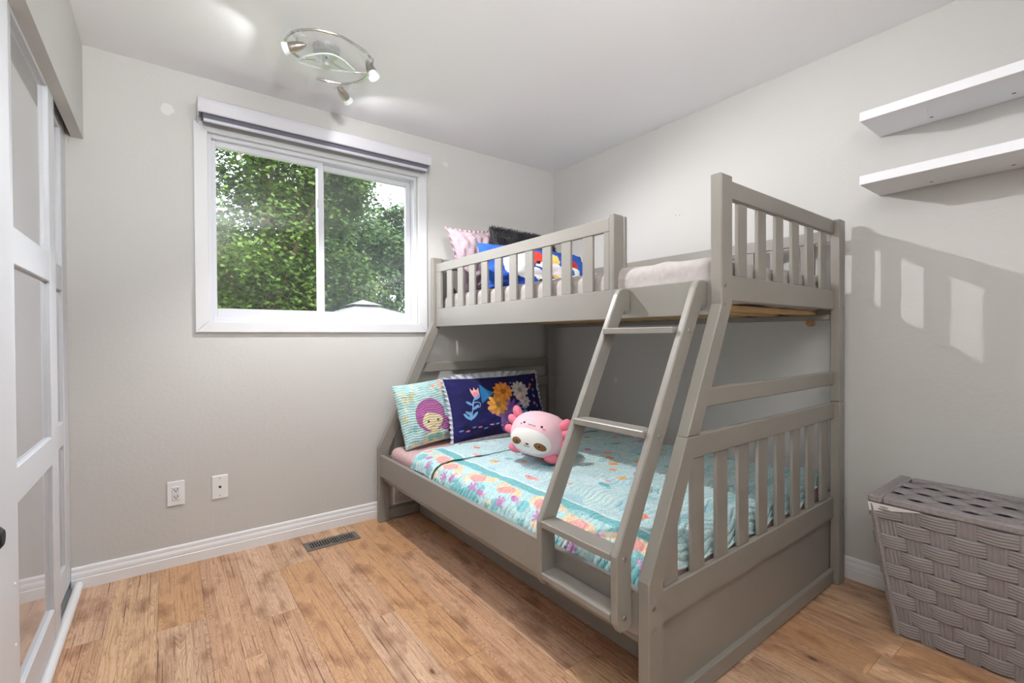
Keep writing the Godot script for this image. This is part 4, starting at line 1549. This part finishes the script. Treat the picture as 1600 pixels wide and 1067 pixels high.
func spot_head(parent: Node3D, at: Vector3, dir: Vector3, arm_y: float, power: float, spread: float) -> void:
	dir = dir.normalized()
	var side := dir.cross(Vector3.UP).normalized()
	var b := Basis(side, dir, side.cross(dir))
	var sp := base("spot_head", Vector3.ZERO, 0.0, parent)
	var wp := at - parent.position
	obj("lamp_body", lathe([Vector2(0.0, -0.06), Vector2(0.006, -0.056), Vector2(0.014, -0.04), Vector2(0.019, -0.02), Vector2(0.0215, 0.0), Vector2(0.0215, 0.012), Vector2(0.019, 0.012), Vector2(0.017, 0.0), Vector2(0.0, -0.01)], 24), M.nickel, sp, wp, b)
	obj("glass_cup", lathe([Vector2(0.0195, 0.010), Vector2(0.021, 0.012), Vector2(0.026, 0.034), Vector2(0.0255, 0.036), Vector2(0.023, 0.034), Vector2(0.0185, 0.012)], 24), M.glass_edge, sp, wp, b)
	obj("bulb", lathe([Vector2(0, 0.004), Vector2(0.016, 0.004), Vector2(0.0175, 0.012), Vector2(0.021, 0.03), Vector2(0.014, 0.033), Vector2(0, 0.034)], 20), M.glow, sp, wp, b)
	var stem_top := Vector3(at.x, arm_y, at.z) - dir * Vector3(0.02, 0, 0.02)
	obj("stem", tube([wp - dir * 0.02, stem_top - parent.position], 0.0045, 10), M.chrome, sp)
	var l := SpotLight3D.new()
	l.light_energy = power
	l.light_color = Color(0.99, 0.99, 1.0)
	l.spot_range = 8.0
	l.spot_attenuation = 2.0
	l.spot_angle = spread
	l.spot_angle_attenuation = 0.4
	l.light_size = 0.01
	l.shadow_enabled = true
	sp.add_child(l)
	l.name = "spot_light"
	l.position = wp + dir * 0.045
	l.basis = Basis.looking_at(dir, Vector3.UP if absf(dir.y) < 0.95 else Vector3.RIGHT)

func build_ceiling_lamp() -> void:
	var l := base("ceiling_spotlight", Vector3(-1.925, CEIL, 0.62))
	tag(l, "chrome ceiling light with curved arms and three spot heads", "ceiling light")
	var o := -l.position
	obj("canopy", lathe([Vector2(0, -0.032), Vector2(0.05, -0.032), Vector2(0.056, -0.028), Vector2(0.058, 0.0), Vector2(0, 0)], 32), mat(rgb(206, 206, 206), 0.35, 0.6), l)
	obj("column", lathe([Vector2(0, -0.085), Vector2(0.017, -0.085), Vector2(0.018, -0.083), Vector2(0.018, -0.03), Vector2(0, -0.03)], 20), mat(rgb(214, 214, 214), 0.3, 0.6), l)
	obj("screw", lathe([Vector2(0, 0.004), Vector2(0.005, 0.003), Vector2(0.006, 0), Vector2(0, 0)], 12), M.dark, l, Vector3(-0.006, -0.055, 0.018), Basis(Vector3.RIGHT, PI / 2))
	# bent glass plate
	var outline := PackedVector2Array()
	for p in [[-2.040, 0.566], [-2.022, 0.612], [-1.998, 0.65], [-1.963, 0.688], [-1.924, 0.708], [-1.878, 0.697], [-1.838, 0.668], [-1.801, 0.633], [-1.85, 0.603], [-1.90, 0.578], [-1.935, 0.565], [-1.99, 0.56]]:
		outline.append(Vector2(p[0] + 1.925, -(p[1] - 0.62)))
	var flat := Basis(Vector3.RIGHT, -PI / 2)
	var gp := base("glass_plate", Vector3(0, -0.075, 0), 0.0, l)
	obj("glass_sheet", extrude(outline, 0.006, 0.001), M.frosted, gp, Vector3.ZERO, flat)
	var rim := []
	for p in outline:
		rim.append(Vector3(p.x, 0.003, -p.y))
	rim.append(rim[0])
	obj("polished_edge", tube(smooth_path(rim, 3), 0.0035, 8), M.glass_edge, gp)
	# arms
	var y := 2.385
	var a1 := []
	for p in [[-1.95, 0.60], [-2.023, 0.571], [-2.066, 0.595], [-2.105, 0.656], [-2.099, 0.722], [-2.074, 0.767], [-2.027, 0.806], [-1.976, 0.824], [-1.915, 0.828], [-1.842, 0.803], [-1.799, 0.781], [-1.757, 0.745]]:
		a1.append(Vector3(p[0], y, p[1]) + o)
	obj("arm", tube(smooth_path(a1, 5), 0.006, 10), M.chrome, l)
	var a2 := []
	for p in [[-1.925, 0.438], [-1.873, 0.441], [-1.802, 0.465], [-1.757, 0.514], [-1.73, 0.584], [-1.735, 0.66], [-1.757, 0.745]]:
		a2.append(Vector3(p[0], y, p[1]) + o)
	obj("arm", tube(smooth_path(a2, 5), 0.006, 10), M.chrome, l)
	var tie := [Vector3(-1.91, y, 0.62) + o, Vector3(-1.85, y - 0.004, 0.60) + o, Vector3(-1.79, y - 0.002, 0.60) + o, Vector3(-1.733, y, 0.63) + o]
	obj("arm", tube(smooth_path(tie, 5), 0.005, 10), M.chrome, l)
	# small glass fins over the heads
	for f in [[-2.062, 0.745, 0.9], [-1.80, 0.462, -0.55], [-1.775, 0.75, 0.6]]:
		obj("glass_fin", extrude(PackedVector2Array([Vector2(-0.055, 0.02), Vector2(0, 0.032), Vector2(0.055, 0.02), Vector2(0, -0.03)]), 0.004, 0.001), M.frosted, l, Vector3(f[0], y - 0.014, f[1]) + o, Basis(Vector3.UP, f[2]) * flat)
	spot_head(l, Vector3(-2.085, 2.345, 0.70), Vector3(-0.062, -0.016, -0.042), y, LAMP * 0.02, 55.0)
	spot_head(l, Vector3(-1.752, 2.350, 0.715), Vector3(0.26, -0.92, 0.32), y, LAMP * 1.05, 76.0)
	spot_head(l, Vector3(-1.785, 2.345, 0.425), Vector3(0.105, -0.05, -0.082), y, LAMP * 0.025, 60.0)

const LAMP := 2.3
const UNSEEN_UPLIGHT := 4.1

# unseen uplighter behind the viewer, in place of flash bounced off the ceiling
func build_unseen_uplight() -> void:
	var l := base("unseen_uplight", Vector3(-2.35, 0, 3.2))
	tag(l, "unseen white uplighter behind the viewer, placed to light the ceiling and upper walls", "unseen lamp")
	obj("base", lathe([Vector2(0, 0.025), Vector2(0.02, 0.025), Vector2(0.12, 0.016), Vector2(0.13, 0.008), Vector2(0.13, 0), Vector2(0, 0)], 32), M.white, l)
	obj("pole", tube([Vector3(0, 0.02, 0), Vector3(0, 1.68, 0)], 0.012, 14), M.white, l)
	obj("shade", lathe([Vector2(0, 1.66), Vector2(0.05, 1.665), Vector2(0.12, 1.70), Vector2(0.17, 1.76), Vector2(0.165, 1.76), Vector2(0.115, 1.71), Vector2(0.05, 1.675), Vector2(0, 1.672)], 32), M.white, l)
	obj("bulb", ellipsoid(Vector3(0.035, 0.045, 0.035), 18, 12), M.glow, l, Vector3(0, 1.725, 0))
	var p := SpotLight3D.new()
	p.light_energy = UNSEEN_UPLIGHT
	p.light_color = Color(0.98, 0.99, 1.0)
	p.spot_range = 8.0
	p.spot_attenuation = 2.0
	p.spot_angle = 82.0
	p.spot_angle_attenuation = 0.5
	p.light_size = 0.1
	p.shadow_enabled = true
	l.add_child(p)
	p.name = "unseen_bounce_light"
	p.position = Vector3(0, 1.85, 0)
	p.basis = Basis.looking_at(Vector3(-0.08, 1, -0.66), Vector3.BACK)

func build_outlets() -> void:
	var screw := lathe([Vector2(0, 0.001), Vector2(0.0025, 0.0008), Vector2(0.003, 0), Vector2(0, 0)], 10)
	var fwd := Basis(Vector3.RIGHT, PI / 2)
	var a := base("wall_outlet", Vector3(-2.494, 0.357, 0))
	tag(a, "white double power outlet low on the window wall", "outlet")
	bar("cover_plate", Vector3(-0.036, -0.06, 0), Vector3(0.036, 0.06, 0.006), M.white, a, 0.003)
	var ins := bar("insert", Vector3(-0.017, -0.034, 0.004), Vector3(0.017, 0.034, 0.009), mat(rgb(232, 232, 232), 0.4), a, 0.002)
	for y in [0.017, -0.017]:
		for x in [-0.0065, 0.0065]:
			bar("slot", Vector3(x - 0.0013, y - 0.001, 0.0042), Vector3(x + 0.0013, y + 0.008, 0.0052), M.black, ins, 0.0)
		obj("ground_hole", lathe([Vector2(0, 0.0008), Vector2(0.0028, 0.0008), Vector2(0.0028, 0), Vector2(0, 0)], 10), M.black, ins, Vector3(0, y - 0.006, 0.0024), fwd)
	ins.position = Vector3(0, 0, 0.0065)
	var b := base("phone_jack", Vector3(-2.309, 0.353, 0))
	tag(b, "white wall plate with a single jack right of the outlet", "wall plate")
	bar("cover_plate", Vector3(-0.036, -0.06, 0), Vector3(0.036, 0.06, 0.006), M.white, b, 0.003)
	obj("jack_socket", box_mesh(Vector3(0.011, 0.011, 0.003), 0.0005), M.dark, b, Vector3(0, 0.0, 0.0062))
	for y in [0.045, -0.045]:
		obj("screw", screw, M.aluminium, b, Vector3(0, y, 0.006), fwd)

func build_vent() -> void:
	var v := base("floor_vent", Vector3(-1.802, 0, 0.19))
	tag(v, "dark bronze floor register set in the wooden floor", "vent")
	var w := 0.14
	var d := 0.056
	bar("duct_shade", Vector3(-w + 0.012, 0.0002, -d + 0.012), Vector3(w - 0.012, 0.0012, d - 0.012), M.black, v, 0.0)  # flat black sheet: the shade of the duct opening put into colour
	for s in [-1.0, 1.0]:
		bar("frame", Vector3(-w, 0, s * (d - 0.01) - 0.01), Vector3(w, 0.0055, s * (d - 0.01) + 0.01), M.bronze, v, 0.0015)
		bar("frame", Vector3(s * (w - 0.013) - 0.013, 0, -d + 0.02), Vector3(s * (w - 0.013) + 0.013, 0.0055, d - 0.02), M.bronze, v, 0.0015)
	for k in 17:
		var x := lerpf(-w + 0.034, w - 0.034, k / 16.0)
		bar("louver", Vector3(x - 0.0032, 0.001, -d + 0.02), Vector3(x + 0.0032, 0.005, d - 0.02), M.bronze, v, 0.0006)

# ---------------------------------------------------------------- outside
func leaf_mesh() -> Mesh:
	var st := begin()
	var out := [Vector3(0, 0, 0), Vector3(-0.35, 0.05, 0.25), Vector3(-0.5, 0.02, 0.55), Vector3(-0.22, 0.06, 0.62), Vector3(0, -0.02, 1.0)]
	for s in [1.0, -1.0]:
		for i in out.size() - 1:
			var a: Vector3 = out[i] * Vector3(s, 1, 1)
			var b: Vector3 = out[i + 1] * Vector3(s, 1, 1)
			if i > 0 or true:
				tri(st, Vector3(0, 0, 0.35), a, b, Vector3(-s * 0.1, 1, 0).normalized())
	return st.commit()

func tree(called: String, label: String, at: Vector3, trunk_h: float, blobs: Array, clusters: int, per: int, size: float, tint: Color, tint2: Color, seed_: int) -> void:
	var t := base(called, at)
	tag(t, label, "tree", "trees behind the window")
	var rng := RandomNumberGenerator.new()
	rng.seed = seed_
	var bark := mat(rgb(104, 88, 70), 0.9)
	var mid := Vector3(0.1, trunk_h, 0.05)
	obj("trunk", tube(smooth_path([Vector3.ZERO, Vector3(0.05, trunk_h * 0.5, 0), mid, mid + Vector3(0.1, 0.9, 0)], 4), 0.13, 10), bark, t)
	var mm := MultiMesh.new()
	mm.transform_format = MultiMesh.TRANSFORM_3D
	mm.use_colors = true
	mm.mesh = leaf_mesh()
	mm.instance_count = clusters * per
	var n := 0
	for c in clusters:
		var bl: Array = blobs[rng.randi() % blobs.size()]
		var d := Vector3(rng.randfn(), rng.randfn(), rng.randfn()).normalized() * pow(rng.randf_range(0.12, 1.0), 0.45)
		var centre: Vector3 = bl[0] + d * (bl[1] as Vector3) - at
		if c < 16:
			var joint := mid.lerp(centre, 0.5) + Vector3(0, 0.2, 0)
			obj("branch", tube(smooth_path([mid, joint, centre], 4), [0.06, 0.055, 0.05, 0.045, 0.04, 0.034, 0.028, 0.02, 0.012], 7), bark, t)
		var tone := rng.randf()
		var rad := rng.randf_range(0.22, 0.42)
		for k in per:
			var p := centre + Vector3(rng.randfn(), rng.randfn() * 0.7, rng.randfn()) * rad * 0.6
			var up := Vector3(rng.randfn() * 0.6, 1.0, rng.randfn() * 0.6 + 0.35).normalized()
			var f := Vector3(rng.randfn(), rng.randfn() * 0.6 - 0.3, rng.randfn()).normalized()
			var x := up.cross(f).normalized()
			f = x.cross(up)
			var s := size * rng.randf_range(0.6, 1.25)
			mm.set_instance_transform(n, Transform3D(Basis(x * s, up * s, f * s), p))
			var col := tint.lerp(tint2, clampf(tone * 0.7 + rng.randf() * 0.4, 0, 1))
			mm.set_instance_color(n, col)
			n += 1
	var lm := mat(Color.WHITE, 0.55)
	lm.vertex_color_use_as_albedo = true
	lm.metallic_specular = 0.25
	lm.backlight_enabled = true
	lm.backlight = Color(0.35, 0.42, 0.2)
	lm.cull_mode = BaseMaterial3D.CULL_DISABLED
	var o := MultiMeshInstance3D.new()
	o.multimesh = mm
	o.material_override = lm
	put(o, "foliage", t)
	o.set_meta("kind", "stuff")

func build_outside() -> void:
	var g := structure(bar("ground", Vector3(-30, -1.3, -40), Vector3(30, -1.1, -0.2), mat(rgb(108, 128, 74), 0.95), self, 0.0), "green lawn outside below the window")
	g.name = "ground"
	tree("leafy_tree", "large leafy maple close to the window, filling its left pane", Vector3(-1.3, -1.1, -6.6), 1.9,
		[[Vector3(-1.5, 3.4, -6.2), Vector3(1.5, 1.9, 1.3)], [Vector3(-0.5, 4.1, -6.4), Vector3(1.2, 1.2, 1.2)], [Vector3(-1.1, 2.0, -6.5), Vector3(1.3, 0.95, 0.8)], [Vector3(0.1, 2.1, -6.6), Vector3(0.6, 0.8, 0.8)], [Vector3(0.25, 4.2, -6.8), Vector3(0.5, 0.6, 0.6)]],
		520, 120, 0.08, Color(0.02, 0.062, 0.01), Color(0.125, 0.20, 0.035), 5)
	tree("leafy_tree", "paler leafy tree behind the gazebo, filling the right pane", Vector3(2.6, -1.1, -10.5), 2.4,
		[[Vector3(2.4, 2.9, -10.0), Vector3(2.4, 1.8, 1.3)], [Vector3(1.0, 3.2, -10.2), Vector3(1.1, 1.7, 1.0)], [Vector3(3.3, 3.7, -10.4), Vector3(1.2, 1.3, 1.0)]],
		420, 110, 0.11, Color(0.035, 0.085, 0.025), Color(0.13, 0.21, 0.07), 6)
	tree("leafy_tree", "darker tree farther back between the two nearer trees", Vector3(-1.0, -1.1, -13.0), 2.0,
		[[Vector3(-1.0, 3.6, -13.0), Vector3(3.0, 2.6, 1.2)], [Vector3(0.6, 2.4, -12.6), Vector3(2.0, 1.3, 1.0)]],
		200, 90, 0.17, Color(0.025, 0.065, 0.02), Color(0.09, 0.15, 0.045), 9)
	# garden pavilion with a cloth roof
	var z := base("garden_gazebo", Vector3(-0.02, -1.1, -4.5))
	tag(z, "grey pyramid-roofed garden gazebo just above the window sill", "gazebo")
	var roof := mat(rgb(138, 134, 134), 0.8)
	var peak := Vector3(0, 2.77, 0)
	var ev := 2.35
	var hw := 1.15
	var cs := [Vector3(-hw, ev, hw), Vector3(hw, ev, hw), Vector3(hw, ev, -hw), Vector3(-hw, ev, -hw)]
	for i in 4:
		var a: Vector3 = cs[i]
		var b: Vector3 = cs[(i + 1) % 4]
		var st := begin()
		var nrm := (b - a).cross(peak - a).normalized()
		if nrm.y < 0:
			nrm = -nrm
		tri(st, a, b, peak, nrm)
		quad(st, a, b, b - Vector3(0, 0.14, 0), a - Vector3(0, 0.14, 0), (a + b) * Vector3(1, 0, 1))
		obj("roof_panel", st.commit(), roof, z)
		obj("post", box_mesh(Vector3(0.08, ev, 0.08), 0.004), M.bronze, z, a * Vector3(0.95, 0, 0.95) + Vector3(0, ev / 2, 0))
	var vent := begin()
	for i in 4:
		var a: Vector3 = cs[i] * Vector3(0.2, 0, 0.2) + Vector3(0, 2.73, 0)
		var b: Vector3 = cs[(i + 1) % 4] * Vector3(0.2, 0, 0.2) + Vector3(0, 2.73, 0)
		tri(vent, a, b, Vector3(0, 2.82, 0), ((b - a).cross(Vector3(0, 2.82, 0) - a)).normalized() * (1.0 if (b - a).cross(Vector3(0, 2.82, 0) - a).y > 0 else -1.0))
	obj("roof_vent", vent.commit(), roof, z)
